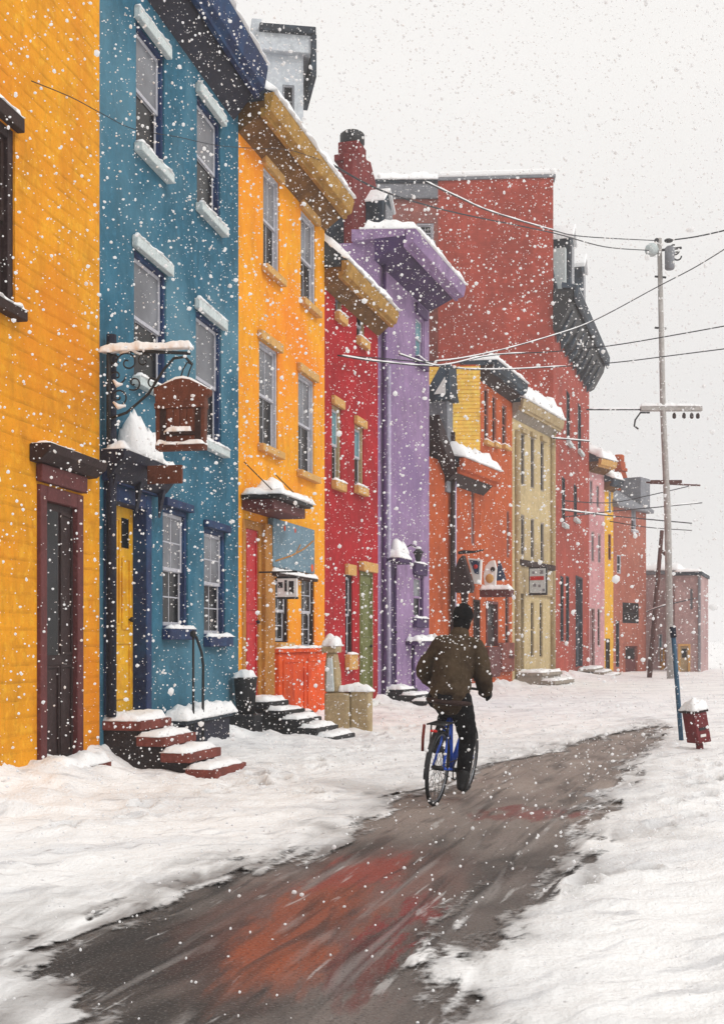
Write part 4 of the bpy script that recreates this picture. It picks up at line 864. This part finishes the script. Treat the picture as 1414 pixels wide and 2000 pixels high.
ys = [-30, -8, 0, 2, 3.2, 3.9]+[4.2+.03*i for i in range(int(4/.03))]+[8.2+.055*i for i in range(int(8/.055))]+[16.2+.12*i for i in range(int(12/.12))]+[28.4+.5*i for i in range(60)]+[60, 70, 90, 130, 200, 400, 900]
xs = sorted(xs); ys = sorted(ys)
bm = bmesh.new(); gl = bm.verts.layers.float.new('grit'); cl_ = bm.verts.layers.float.new('cover'); G = []
for y in ys:
    row = []
    for x in xs:
        h, g_, e_ = snow_h(x, y); v = bm.verts.new((x, y, h)); v[gl] = g_; v[cl_] = e_; row.append(v)
    G.append(row)
for j in range(len(ys)-1):
    for i in range(len(xs)-1):
        q = (G[j][i], G[j][i+1], G[j+1][i+1], G[j+1][i])
        if max(v[cl_] for v in q) > -.5: bm.faces.new(q)
for v in [v for v in bm.verts if not v.link_faces]: bm.verts.remove(v)
me = bpy.data.meshes.new('snow_cover'); bm.to_mesh(me); bm.free()
for p in me.polygons: p.use_smooth = True
sc_ = bpy.data.objects.new('snow_cover', me); COL.objects.link(sc_); tag(sc_, kind='structure')
m = bpy.data.materials.new('trodden_snow'); m.use_nodes = True; t = m.node_tree; N = t.nodes; L = t.links; bs = N['Principled BSDF']
bs.inputs['Roughness'].default_value = .75; bs.inputs['Specular IOR Level'].default_value = .25
at_ = N.new('ShaderNodeAttribute'); at_.attribute_name = 'grit'
co = N.new('ShaderNodeTexCoord')
def nn(sc, det=6, dist=0, stretch=None, rot=-16):
    n = N.new('ShaderNodeTexNoise'); n.inputs['Scale'].default_value = sc; n.inputs['Detail'].default_value = det; n.inputs['Distortion'].default_value = dist
    if stretch:
        mp = N.new('ShaderNodeMapping'); mp.vector_type = 'TEXTURE'; mp.inputs['Scale'].default_value = tuple(1/v for v in stretch); mp.inputs['Rotation'].default_value = (0, 0, R(rot)); L.new(co.outputs['Object'], mp.inputs[0]); L.new(mp.outputs[0], n.inputs['Vector'])
    else: L.new(co.outputs['Object'], n.inputs['Vector'])
    return n.outputs[0]
def ramp(src, a, b, ca=(0, 0, 0, 1), cb=(1, 1, 1, 1)):
    r = N.new('ShaderNodeValToRGB'); r.color_ramp.elements[0].position = a; r.color_ramp.elements[1].position = b; r.color_ramp.elements[0].color = ca; r.color_ramp.elements[1].color = cb; L.new(src, r.inputs[0]); return r.outputs[0]
def mix(f_, a, b, bt='MIX'):
    x = N.new('ShaderNodeMixRGB'); x.blend_type = bt
    for s_, v in ((0, f_), (1, a), (2, b)):
        if hasattr(v, 'is_linked'): L.new(v, x.inputs[s_])
        else: x.inputs[s_].default_value = v
    return x.outputs[0]
def mth(op, a, b):
    x = N.new('ShaderNodeMath'); x.operation = op; x.use_clamp = True
    for s_, v in ((0, a), (1, b)):
        if hasattr(v, 'is_linked'): L.new(v, x.inputs[s_])
        else: x.inputs[s_].default_value = v
    return x.outputs[0]
clean = mix(ramp(nn(1.3, 8, .6, (1.4, .45, 1), -58), .45, .72), (.91, .905, .9, 1), (.74, .74, .75, 1))
clean = mix(mth('MULTIPLY', ramp(nn(4.2, 8, .7, (1.6, .35, 1), -58), .58, .7), .6), clean, (.46, .46, .48, 1))
speck = mth('MULTIPLY', ramp(nn(17, 3, .5, (1.3, .6, 1), -60), .66, .7), ramp(nn(2.3, 3), .47, .58))
clean = mix(mth('MULTIPLY', speck, .6), clean, (.3, .27, .27, 1))
gr = mth('MULTIPLY', at_.outputs['Fac'], ramp(nn(3.4, 8, .8, (1.4, .3, 1)), .3, .58))
L.new(mix(gr, clean, (.17, .15, .14, 1)), bs.inputs['Base Color'])
cv = N.new('ShaderNodeAttribute'); cv.attribute_name = 'cover'              # thin snow breaks up into patches where it melts off the lane
def lm(op, a, b):
    x = N.new('ShaderNodeMath'); x.operation = op
    for s_, v in ((0, a), (1, b)):
        if hasattr(v, 'is_linked'): L.new(v, x.inputs[s_])
        else: x.inputs[s_].default_value = v
    return x.outputs[0]
na = lm('ADD', lm('MULTIPLY', nn(3.2, 10, .6, (2.0, .3, 1), -22), 1.4), lm('MULTIPLY', nn(22, 6), .5))
al = ramp(lm('ADD', lm('ADD', lm('MULTIPLY', cv.outputs['Fac'], 1.1), na), -.97), .0, .2)
tr_ = N.new('ShaderNodeBsdfTransparent'); ms = N.new('ShaderNodeMixShader'); L.new(al, ms.inputs[0]); L.new(tr_.outputs[0], ms.inputs[1]); L.new(bs.outputs[0], ms.inputs[2]); L.new(ms.outputs[0], N['Material Output'].inputs['Surface'])
bp = N.new('ShaderNodeBump'); bp.inputs['Strength'].default_value = .5; bp.inputs['Distance'].default_value = .07; L.new(mix(.5, nn(11, 9), nn(38, 6)), bp.inputs['Height']); L.new(bp.outputs[0], bs.inputs['Normal'])
me.materials.append(m)

# the lane under the snow: wet worn asphalt with slush lying on it; a red wet reflection is painted into its colour
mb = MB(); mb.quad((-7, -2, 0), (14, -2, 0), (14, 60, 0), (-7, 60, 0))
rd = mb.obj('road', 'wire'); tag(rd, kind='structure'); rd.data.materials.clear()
m = bpy.data.materials.new('wet_lane'); m.use_nodes = True; t = m.node_tree; N = t.nodes; L = t.links; bs = N['Principled BSDF']
co = N.new('ShaderNodeTexCoord')
sep = N.new('ShaderNodeSeparateXYZ'); L.new(co.outputs['Object'], sep.inputs[0])
def blob(cx, cy, rx, ry, rot, hard=.35):
    mp = N.new('ShaderNodeMapping'); mp.vector_type = 'TEXTURE'; mp.inputs['Location'].default_value = (cx, cy, 0); mp.inputs['Rotation'].default_value = (0, 0, rot); mp.inputs['Scale'].default_value = (rx, ry, 1)
    nzv = N.new('ShaderNodeTexNoise'); nzv.inputs['Scale'].default_value = 2.0; nzv.inputs['Detail'].default_value = 9; nzv.inputs['Roughness'].default_value = .68; nmp = N.new('ShaderNodeMapping'); nmp.vector_type = 'TEXTURE'; nmp.inputs['Rotation'].default_value = (0, 0, rot); nmp.inputs['Scale'].default_value = (.33, 1.8, 1); L.new(co.outputs['Object'], nmp.inputs[0]); L.new(nmp.outputs[0], nzv.inputs['Vector'])
    sub = N.new('ShaderNodeVectorMath'); sub.operation = 'MULTIPLY_ADD'; sub.inputs[1].default_value = (1.0, 1.8, 0); sub.inputs[2].default_value = (-.5, -.9, 0); L.new(nzv.outputs[1], sub.inputs[0])
    ad = N.new('ShaderNodeVectorMath'); L.new(co.outputs['Object'], ad.inputs[0]); L.new(sub.outputs[0], ad.inputs[1]); L.new(ad.outputs[0], mp.inputs[0])
    ln = N.new('ShaderNodeVectorMath'); ln.operation = 'LENGTH'; L.new(mp.outputs[0], ln.inputs[0])
    return ramp(ln.outputs['Value'], 1-hard, 1.0, (1, 1, 1, 1), (0, 0, 0, 1))
far = mix(ramp(nn(1.6, 7, .6, (1, .35, 1)), .35, .68), (.36, .3, .265, 1), (.2, .16, .14, 1))
grey = mix(ramp(nn(2.2, 7, .8, (1, .35, 1)), .35, .65), (.19, .16, .145, 1), (.06, .052, .048, 1))
bl = N.new('ShaderNodeMapRange'); L.new(sep.outputs[1], bl.inputs[0]); bl.inputs[1].default_value = 8; bl.inputs[2].default_value = 11
c = mix(bl.outputs[0], grey, far)
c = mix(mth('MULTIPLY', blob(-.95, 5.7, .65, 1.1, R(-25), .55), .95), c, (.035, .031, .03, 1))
c = mix(mth('MULTIPLY', blob(-.26, 6.5, .33, 1.6, R(-9), .45), .92), c, (.36, .085, .03, 1))  # rust-red patches paint the red house's wet reflection into the lane
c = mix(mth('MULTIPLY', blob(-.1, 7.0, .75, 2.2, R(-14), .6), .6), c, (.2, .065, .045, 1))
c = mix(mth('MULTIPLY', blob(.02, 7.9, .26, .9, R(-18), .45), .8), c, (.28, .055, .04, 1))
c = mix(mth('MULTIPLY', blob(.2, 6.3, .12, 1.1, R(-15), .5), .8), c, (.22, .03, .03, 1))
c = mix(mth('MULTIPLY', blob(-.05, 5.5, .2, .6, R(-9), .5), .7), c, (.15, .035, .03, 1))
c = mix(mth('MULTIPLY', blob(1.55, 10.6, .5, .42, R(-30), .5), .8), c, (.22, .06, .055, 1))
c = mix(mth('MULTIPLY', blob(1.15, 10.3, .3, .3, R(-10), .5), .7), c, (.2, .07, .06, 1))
c = mix(mth('MULTIPLY', ramp(nn(3.4, 8, 1.2, (1.3, .22, 1)), .6, .7), .6), c, (.04, .036, .035, 1))
c = mix(mth('MULTIPLY', ramp(nn(2.6, 9, .9, (2.6, .22, 1)), .52, .66), .6), c, (.03, .027, .026, 1))
c = mix(mth('MULTIPLY', ramp(nn(3.1, 9, .5, (2.2, .2, 1)), .58, .7), .45), c, (.34, .315, .3, 1))
slush = mth('MULTIPLY', ramp(nn(8, 9, .5, (1.6, .18, 1)), .64, .7), .45)
c = mix(slush, c, (.62, .61, .6, 1))
c = mix(mth('MULTIPLY', ramp(nn(70, 4), .56, .66), .4), c, (.3, .28, .27, 1))
c = mix(mth('MULTIPLY', ramp(nn(55, 4, 0, (1.1, .9, 1)), .56, .64), .5), c, (.03, .028, .027, 1))
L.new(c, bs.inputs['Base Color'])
L.new(ramp(nn(3, 6, .5, (1, .4, 1)), .35, .65, (.42, .42, .42, 1), (.85, .85, .85, 1)), bs.inputs['Roughness'])
bs.inputs['Specular IOR Level'].default_value = .2
bp = N.new('ShaderNodeBump'); bp.inputs['Strength'].default_value = .7; bp.inputs['Distance'].default_value = .03; L.new(mix(.5, nn(26, 8), nn(90, 4)), bp.inputs['Height']); L.new(bp.outputs[0], bs.inputs['Normal'])
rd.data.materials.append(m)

# ================================================================== BICYCLE  (local: +y forward, origin under the rear axle)
cR = gp(848, 1574); HEAD = R(-20)
by = empty('bicycle', (cR.x, cR.y, 0), HEAD, 'blue bicycle with black rear rack being ridden up the snowy lane', 'bicycle')
WR = .345; WB = 1.04; BBp = Vector((0, .44, .29))
def wheel(y):
    W = MB().tube([(0, y+(WR-.018)*math.cos(a*math.pi/24), WR+(WR-.018)*math.sin(a*math.pi/24)) for a in range(48)], .018, 8, closed=True).obj('wheel', 'rubber', by, smooth=True)
    MB().tube([(0, y+(WR-.042)*math.cos(a*math.pi/24), WR+(WR-.042)*math.sin(a*math.pi/24)) for a in range(48)], .011, 6, closed=True).obj('rim', 'steel', W, smooth=True)
    mb = MB()
    for k in range(24):
        a = k*math.pi/12; s_ = .025 if k % 2 else -.025; o = .35 if k % 4 < 2 else -.35
        mb.tube([(s_, y+.02*math.cos(a+o), WR+.02*math.sin(a+o)), (0, y+(WR-.045)*math.cos(a), WR+(WR-.045)*math.sin(a))], .0022, 4)
    mb.obj('spokes', 'black', W); MB().tube([(-.055, y, WR), (.055, y, WR)], .022, 10).obj('hub', 'black', W, smooth=True)
wheel(0); wheel(WB)
ST = Vector((0, .25, .84)); HT = Vector((0, .80, .88)); HB = Vector((0, .855, .70))
F = MB(); F.tube([BBp, ST], .024).tube([BBp, HB], .028).tube([ST-Vector((0, -.01, .06)), HT-Vector((0, -.01, .04))], .022).tube([HB-Vector((0, -.01, .02)), HT+Vector((0, 0, .03))], .026)
for s_ in (-1, 1): F.tube([BBp+Vector((s_*.03, 0, 0)), (s_*.055, .0, WR)], .013).tube([ST+Vector((s_*.012, 0, -.05)), (s_*.05, 0, WR)], .012)
F.obj('frame', 'bikeblue', by, smooth=True)
K = MB(); K.tube([HB, HB+Vector((0, .015, -.05))], .024)
for s_ in (-1, 1): K.tube([HB+Vector((s_*.02, .01, -.05)), (s_*.045, .93, .6), (s_*.05, WB, WR)], [.016, .014, .011])
K.obj('fork', 'bikeblue', by, smooth=True)
MB().tube([HT+Vector((0, 0, .03)), HT+Vector((0, -.02, .14)), HT+Vector((0, .04, .16))], .016).tube([(-.235, .62, 1.015), (-.24, .72, 1.04), (-.05, .83, 1.04), (.05, .83, 1.04), (.24, .72, 1.04), (.235, .62, 1.015)], .013).obj('handlebar', 'black', by, smooth=True)
for s_ in (-1, 1): MB().tube([(s_*.235, .62, 1.015), (s_*.238, .52, 1.0)], .018).obj('grip', 'rubber', by, smooth=True)
MB().tube([ST, ST+Vector((0, -.02, .07))], .014).obj('seat_post', 'steel', by, smooth=True)
MB().tube([(0, .06, .93), (0, .12, .94), (0, .22, .935), (0, .36, .93)], [(.07, .02), (.085, .03), (.05, .026), (.02, .018)], 12).obj('saddle', 'leather', by, smooth=True)
C = MB(); C.tube([BBp-Vector((.07, 0, 0)), BBp+Vector((.07, 0, 0))], .022)
RP = BBp+Vector((.085, .02, -.165)); LPd = BBp+Vector((-.085, -.02, .165))
C.tube([BBp+Vector((.06, 0, 0)), RP], .011).tube([BBp-Vector((.06, 0, 0)), LPd], .011)
C.tube([(.05, BBp.y+.095*math.cos(a*math.pi/12), BBp.z+.095*math.sin(a*math.pi/12)) for a in range(24)], .006, 6, closed=True).obj('crank', 'black', by, smooth=True)
for p_, s_ in ((RP, 1), (LPd, -1)): MB().box(min(p_.x, p_.x+s_*.1), max(p_.x, p_.x+s_*.1), p_.y-.045, p_.y+.045, p_.z-.012, p_.z+.012).obj('pedal', 'black', by, bevel=.006)
MB().tube([(.052, BBp.y, BBp.z+.095), (.052, 0, WR+.04)], .005, 5).tube([(.052, BBp.y, BBp.z-.095), (.052, 0, WR-.04)], .005, 5).obj('chain', 'black', by)
MB().tube([(0, (WR+.03)*math.cos(R(a)), WR+(WR+.03)*math.sin(R(a))) for a in range(40, 200, 10)], [(.02, .004)]*16, 8).obj('mudguard', 'black', by)
RK = MB()
for s_ in (-1, 1): RK.tube([(s_*.07, -.22, .75), (s_*.07, .2, .76)], .009).tube([(s_*.09, 0, WR), (s_*.08, -.06, .75)], .008)
for k in range(5): RK.tube([(-.07, -.2+k*.09, .752), (.07, -.2+k*.09, .752)], .007)
RK.obj('rear_rack', 'black', by, smooth=True)
MB().tube([(-.11, -.18, .74), (-.115, -.17, .62), (-.11, -.16, .5)], .014).obj('rack_stay', 'bikered', by, smooth=True)
MB().lathe([(.03, 0), (.035, .01), (.02, .02)], (0, -.24, .69), 10).obj('rear_lamp', 'signred', by)

# ================================================================== RIDER (same local frame as the bicycle)
def remesh(mb, name, m, parent, voxel, smooth=6):
    o = mb.obj(name, m, None); md = o.modifiers.new('r', 'REMESH'); md.mode = 'VOXEL'; md.voxel_size = voxel
    s_ = o.modifiers.new('s', 'SMOOTH'); s_.factor = .5; s_.iterations = smooth
    dg = bpy.context.evaluated_depsgraph_get(); dg.update(); me = bpy.data.meshes.new_from_object(o.evaluated_get(dg)); o.modifiers.clear()
    old = o.data; o.data = me; bpy.data.meshes.remove(old); me.name = name
    for p in me.polygons: p.use_smooth = True
    if parent: o.parent = parent
    return o
def limb(mb, pts, rad, n=14):
    P_ = [Vector(p) for p in pts]; Q, RR = [], []
    for i in range(len(P_)-1):
        for t in range(5):
            a_ = P_[max(i-1, 0)]; b_ = P_[i]; c_ = P_[i+1]; d_ = P_[min(i+2, len(P_)-1)]; s_ = t/5
            Q.append(.5*((2*b_)+(c_-a_)*s_+(2*a_-5*b_+4*c_-d_)*s_*s_+(3*b_-a_-3*c_+d_)*s_**3))
            r0, r1 = rad[i], rad[i+1]
            r0 = r0 if isinstance(r0, tuple) else (r0, r0); r1 = r1 if isinstance(r1, tuple) else (r1, r1)
            RR.append((r0[0]+(r1[0]-r0[0])*s_, r0[1]+(r1[1]-r0[1])*s_))
    Q.append(P_[-1]); RR.append(rad[-1] if isinstance(rad[-1], tuple) else (rad[-1], rad[-1]))
    mb.tube(Q, RR, n); mb.ball(Q[0], min(RR[0]), 2); mb.ball(Q[-1], min(RR[-1]), 2)
HIP = Vector((0, .16, 1.0)); WAI = Vector((0, .2, 1.16)); CHE = Vector((0, .27, 1.36)); SHO = Vector((0, .31, 1.49)); NEK = Vector((0, .34, 1.57)); HED = Vector((0, .38, 1.70))
ARM = {-1: [(-.165, .31, 1.46), (-.215, .32, 1.36), (-.31, .33, 1.2), (-.28, .47, 1.1), (-.235, .57, 1.035)], 1: [(.165, .31, 1.46), (.205, .32, 1.36), (.255, .33, 1.19), (.25, .46, 1.09), (.225, .57, 1.035)]}
LEG = {1: [(.09, .17, .97), (.12, .42, .8), (.12, .5, .62), (.125, .44, .4), (.135, .41, .22)], -1: [(-.09, .17, .97), (-.13, .45, .92), (-.135, .62, .86), (-.13, .52, .68), (-.135, .38, .54)]}
LEG[1] = [(.09, .17, .97), (.115, .33, .78), (.125, .46, .60), (.13, .44, .4), (.135, .42, .22)]
def pose(mb, g, legs=True, arms=True, torso=True):
    if torso: limb(mb, [HIP, WAI, CHE, SHO], [(.165+g, .13+g), (.15+g, .115+g), (.175+g, .13+g), (.16+g, .10+g)], 20)
    if arms:
        for s_ in (-1, 1): limb(mb, [SHO+Vector((s_*.08, 0, -.03))]+ARM[s_], [.07+g, .062+g, .056+g, .048+g, .042+g, .03+g*.7])
    if legs:
        for s_ in (-1, 1): limb(mb, LEG[s_], [.105+g, .088+g, .066+g, .056+g, .042+g])
ps_ = empty('person', (cR.x, cR.y, 0), HEAD, 'rider seen from behind in khaki jacket, black trousers and black knit hat', 'person')
mb = MB(); pose(mb, 0)
limb(mb, [SHO, NEK, HED-Vector((0, .02, .06))], [.075, .056, .055])
mb.ball(HED, .1, 3, (.78, .98, 1.18)); mb.ball(HED+Vector((0, .05, -.055)), .07, 2, (.8, .8, .9))
mb.ball(HED+Vector((0, .105, -.01)), .02, 2, (.7, 1, 1.4)); mb.ball(HED+Vector((0, .1, -.06)), .018, 2, (1.4, .5, .5))
for s_ in (-1, 1): mb.ball(HED+Vector((s_*.08, .0, -.01)), .028, 2, (.4, .8, 1.2))
# hands closed round the grips
for s_ in (-1, 1):
    gx = Vector((s_*.235, .575, 1.01)); mb.ball(gx+Vector((0, -.005, .035)), .036, 2, (1.15, 1.1, .7))
    ax = Vector((s_*.03, -.09, -.02)).normalized()
    for k in range(4):
        c_ = gx+ax*(-.036+.024*k)+Vector((0, 0, .0)); L_ = (.95, 1.05, 1.0, .85)[k]
        limb(mb, [c_+Vector((s_*.002, 0, .042)), c_+Vector((s_*.036*L_, 0, .03)), c_+Vector((s_*.042*L_, 0, -.006)), c_+Vector((s_*.012, 0, -.03))], [.0115, .011, .010, .0085], 8)
    limb(mb, [gx+Vector((-s_*.02, -.03, .03)), gx+Vector((-s_*.04, .0, .01)), gx+Vector((-s_*.025, .03, -.01))], [.013, .012, .009], 8)
body = remesh(mb, 'body', 'skin', ps_, .008, 3)
mb = MB(); pose(mb, .012, legs=False)
limb(mb, [HIP+Vector((0, 0, -.02)), WAI+Vector((0, -.01, -.04)), WAI+Vector((0, -.01, .1)), CHE+Vector((0, -.01, .04)), SHO], [(.2, .18), (.21, .185), (.212, .18), (.2, .165), (.13, .11)], 22)
for s_ in (-1, 1): limb(mb, [SHO+Vector((s_*.05, 0, .0)), SHO+Vector((s_*.155, 0, -.045))], [.075, .075])
for s_ in (-1, 1): limb(mb, ARM[s_], [.082, .088, .086, .074, .056])
jk = remesh(mb, 'jacket', 'khaki', ps_, .012, 4)
for v in jk.data.vertices:                         # cloth folds
    x, y, z = v.co; d = .008*noise.noise((x*9, y*9, z*16))+.006*noise.noise((x*22, y*22, z*34)); v.co += v.normal*d
mb = MB(); limb(mb, [SHO+Vector((0, .0, .04)), NEK+Vector((0, .0, .01))], [(.1, .09), (.085, .08)], 18); remesh(mb, 'collar', 'khaki', jk, .01, 2)
MB().tube([(HIP.x+.19*math.cos(a*math.pi/16), HIP.y+.165*math.sin(a*math.pi/16), .945) for a in range(32)], .024, 8, closed=True).obj('hem', 'wooddark', jk, smooth=True)
mb = MB(); pose(mb, .016, arms=False, torso=False); limb(mb, [HIP+Vector((0, .0, -.06)), HIP+Vector((0, 0, .06))], [(.175, .15), (.18, .15)], 18)
tr = remesh(mb, 'trousers', 'trouser', ps_, .011, 3)
for v in tr.data.vertices:
    x, y, z = v.co; v.co += v.normal*(.009*noise.noise((x*11, y*11, z*18)))
for s_ in (-1, 1):
    a_ = Vector(LEG[s_][-1]); mb = MB(); limb(mb, [a_+Vector((0, -.01, .05)), a_+Vector((0, -.02, -.03)), a_+Vector((0, -.03, -.06))], [.058, .056, .05]); limb(mb, [a_+Vector((0, -.05, -.07)), a_+Vector((0, .06, -.075)), a_+Vector((0, .17, -.085))], [(.045, .04), (.05, .04), (.042, .028)])
    remesh(mb, 'boot', 'leather', ps_, .009, 3)
mb = MB(); mb.ball(HED+Vector((0, -.008, .032)), .112, 3, (.84, 1.0, 1.1)); bmesh.ops.bisect_plane(mb.bm, geom=mb.bm.verts[:]+mb.bm.edges[:]+mb.bm.faces[:], plane_co=HED+Vector((0, -.01, -.03)), plane_no=(0, .35, 1), clear_inner=True)
hat = mb.obj('knit_hat', 'knit', ps_, smooth=True); sf = hat.modifiers.new('solid', 'SOLIDIFY'); sf.thickness = .012
mb = MB(); mb.ball(HED+Vector((0, -.022, -.04)), .1, 3, (.82, .86, 1.0)); mb.obj('hair', 'knit', ps_, smooth=True)
for s_ in (-1, 1):                                 # black gloves over the hands
    gx = Vector((s_*.235, .575, 1.01)); mb = MB(); limb(mb, [gx+Vector((0, -.11, .05)), gx+Vector((0, -.05, .045)), gx+Vector((0, .02, .034))], [.042, .044, .036])
    ax = Vector((s_*.03, -.09, -.02)).normalized()
    for k in range(4):
        c_ = gx+ax*(-.036+.024*k); L_ = (.95, 1.05, 1.0, .85)[k]
        limb(mb, [c_+Vector((s_*.002, 0, .044)), c_+Vector((s_*.04*L_, 0, .032)), c_+Vector((s_*.046*L_, 0, -.006)), c_+Vector((s_*.012, 0, -.036))], [.0155, .015, .014, .0125], 8)
    limb(mb, [gx+Vector((-s_*.02, -.03, .032)), gx+Vector((-s_*.043, .0, .01)), gx+Vector((-s_*.026, .03, -.012))], [.018, .016, .013], 8)
    remesh(mb, 'glove', 'leather', ps_, .006, 2)
for o_ in (by, ps_): o_.rotation_euler = (0, R(5.5), HEAD)

def dust(o, amt):                                  # snow that settled on the shoulders and hat
    pts_ = [o.matrix_basis @ v.co for v in o.data.vertices if v.normal.z > .55 and rs.random() < amt]; mb = MB()
    for p in pts_: mb.ball(p, rs.uniform(.004, .011), 1, (1, 1, .6))
    if pts_: mb.obj('snow_cap', 'snow', o, smooth=True)
rs = random.Random(5); dust(jk, .035); dust(hat, .25)
# ================================================================== FALLING SNOW
rnd = random.Random(11); bm = bmesh.new(); tmpl = []
tb = bmesh.new(); bmesh.ops.create_icosphere(tb, subdivisions=1, radius=1); tv = [v.co.copy() for v in tb.verts]; tf = [[v.index for v in f_.verts] for f_ in tb.faces]; tb.free()
V, Fc = [], []
n = 0
while n < 44000:
    y = (rnd.uniform(2.6**3, 17**3))**(1/3); hw = y*.34+.8; x = rnd.uniform(-hw, hw); z = rnd.uniform(max(.05, EYE-y*.34), EYE+y*.56)
    if x < lerp_tab(FR, y)+.15 and y > 11: continue
    r = .0042*math.exp(rnd.gauss(0, .6)); r = min(r, .013)
    if rnd.random() < .03: r *= 2.0
    if y < 6: r = min(r, .0013*y)
    sx_, sy_, sz_ = (rnd.uniform(.75, 1.2) for _ in range(3)); b_ = len(V)
    V += [(x+p.x*r*sx_*rnd.uniform(.75, 1.2), y+p.y*r*sy_*rnd.uniform(.75, 1.2), z+p.z*r*sz_*rnd.uniform(.75, 1.2)) for p in tv]; Fc += [[i+b_ for i in f_] for f_ in tf]; n += 1
me = bpy.data.meshes.new('falling_snow'); me.from_pydata(V, [], Fc)
for p in me.polygons: p.use_smooth = True
fm = bpy.data.materials.new('snowflake'); fm.use_nodes = True; t = fm.node_tree; t.nodes.clear()
df = t.nodes.new('ShaderNodeBsdfDiffuse'); tl = t.nodes.new('ShaderNodeBsdfTranslucent'); tp = t.nodes.new('ShaderNodeBsdfTransparent'); m1 = t.nodes.new('ShaderNodeMixShader'); m2 = t.nodes.new('ShaderNodeMixShader'); oo = t.nodes.new('ShaderNodeOutputMaterial')
df.inputs[0].default_value = tl.inputs[0].default_value = (.95, .95, .955, 1); m1.inputs[0].default_value = .5; m2.inputs[0].default_value = .12
t.links.new(df.outputs[0], m1.inputs[1]); t.links.new(tl.outputs[0], m1.inputs[2]); t.links.new(m1.outputs[0], m2.inputs[1]); t.links.new(tp.outputs[0], m2.inputs[2]); t.links.new(m2.outputs[0], oo.inputs[0])
me.materials.append(fm); o = bpy.data.objects.new('falling_snow', me); COL.objects.link(o); tag(o, kind='stuff')
# ================================================================== HAZE: snow-filled air round the whole street
hz = MB().box(-420, 420, -40, 910, -1.2, 24).obj('haze', 'snow'); tag(hz, kind='stuff'); hz.data.materials.clear()
m = bpy.data.materials.new('snowy_air'); m.use_nodes = True; t = m.node_tree; t.nodes.clear()
o_ = t.nodes.new('ShaderNodeOutputMaterial'); pv = t.nodes.new('ShaderNodeVolumePrincipled'); pv.inputs['Color'].default_value = (.93, .93, .94, 1); pv.inputs['Density'].default_value = .0017
t.links.new(pv.outputs[0], o_.inputs['Volume']); hz.data.materials.append(m)
S.cycles.volume_bounces = 2; S.cycles.use_denoising = True
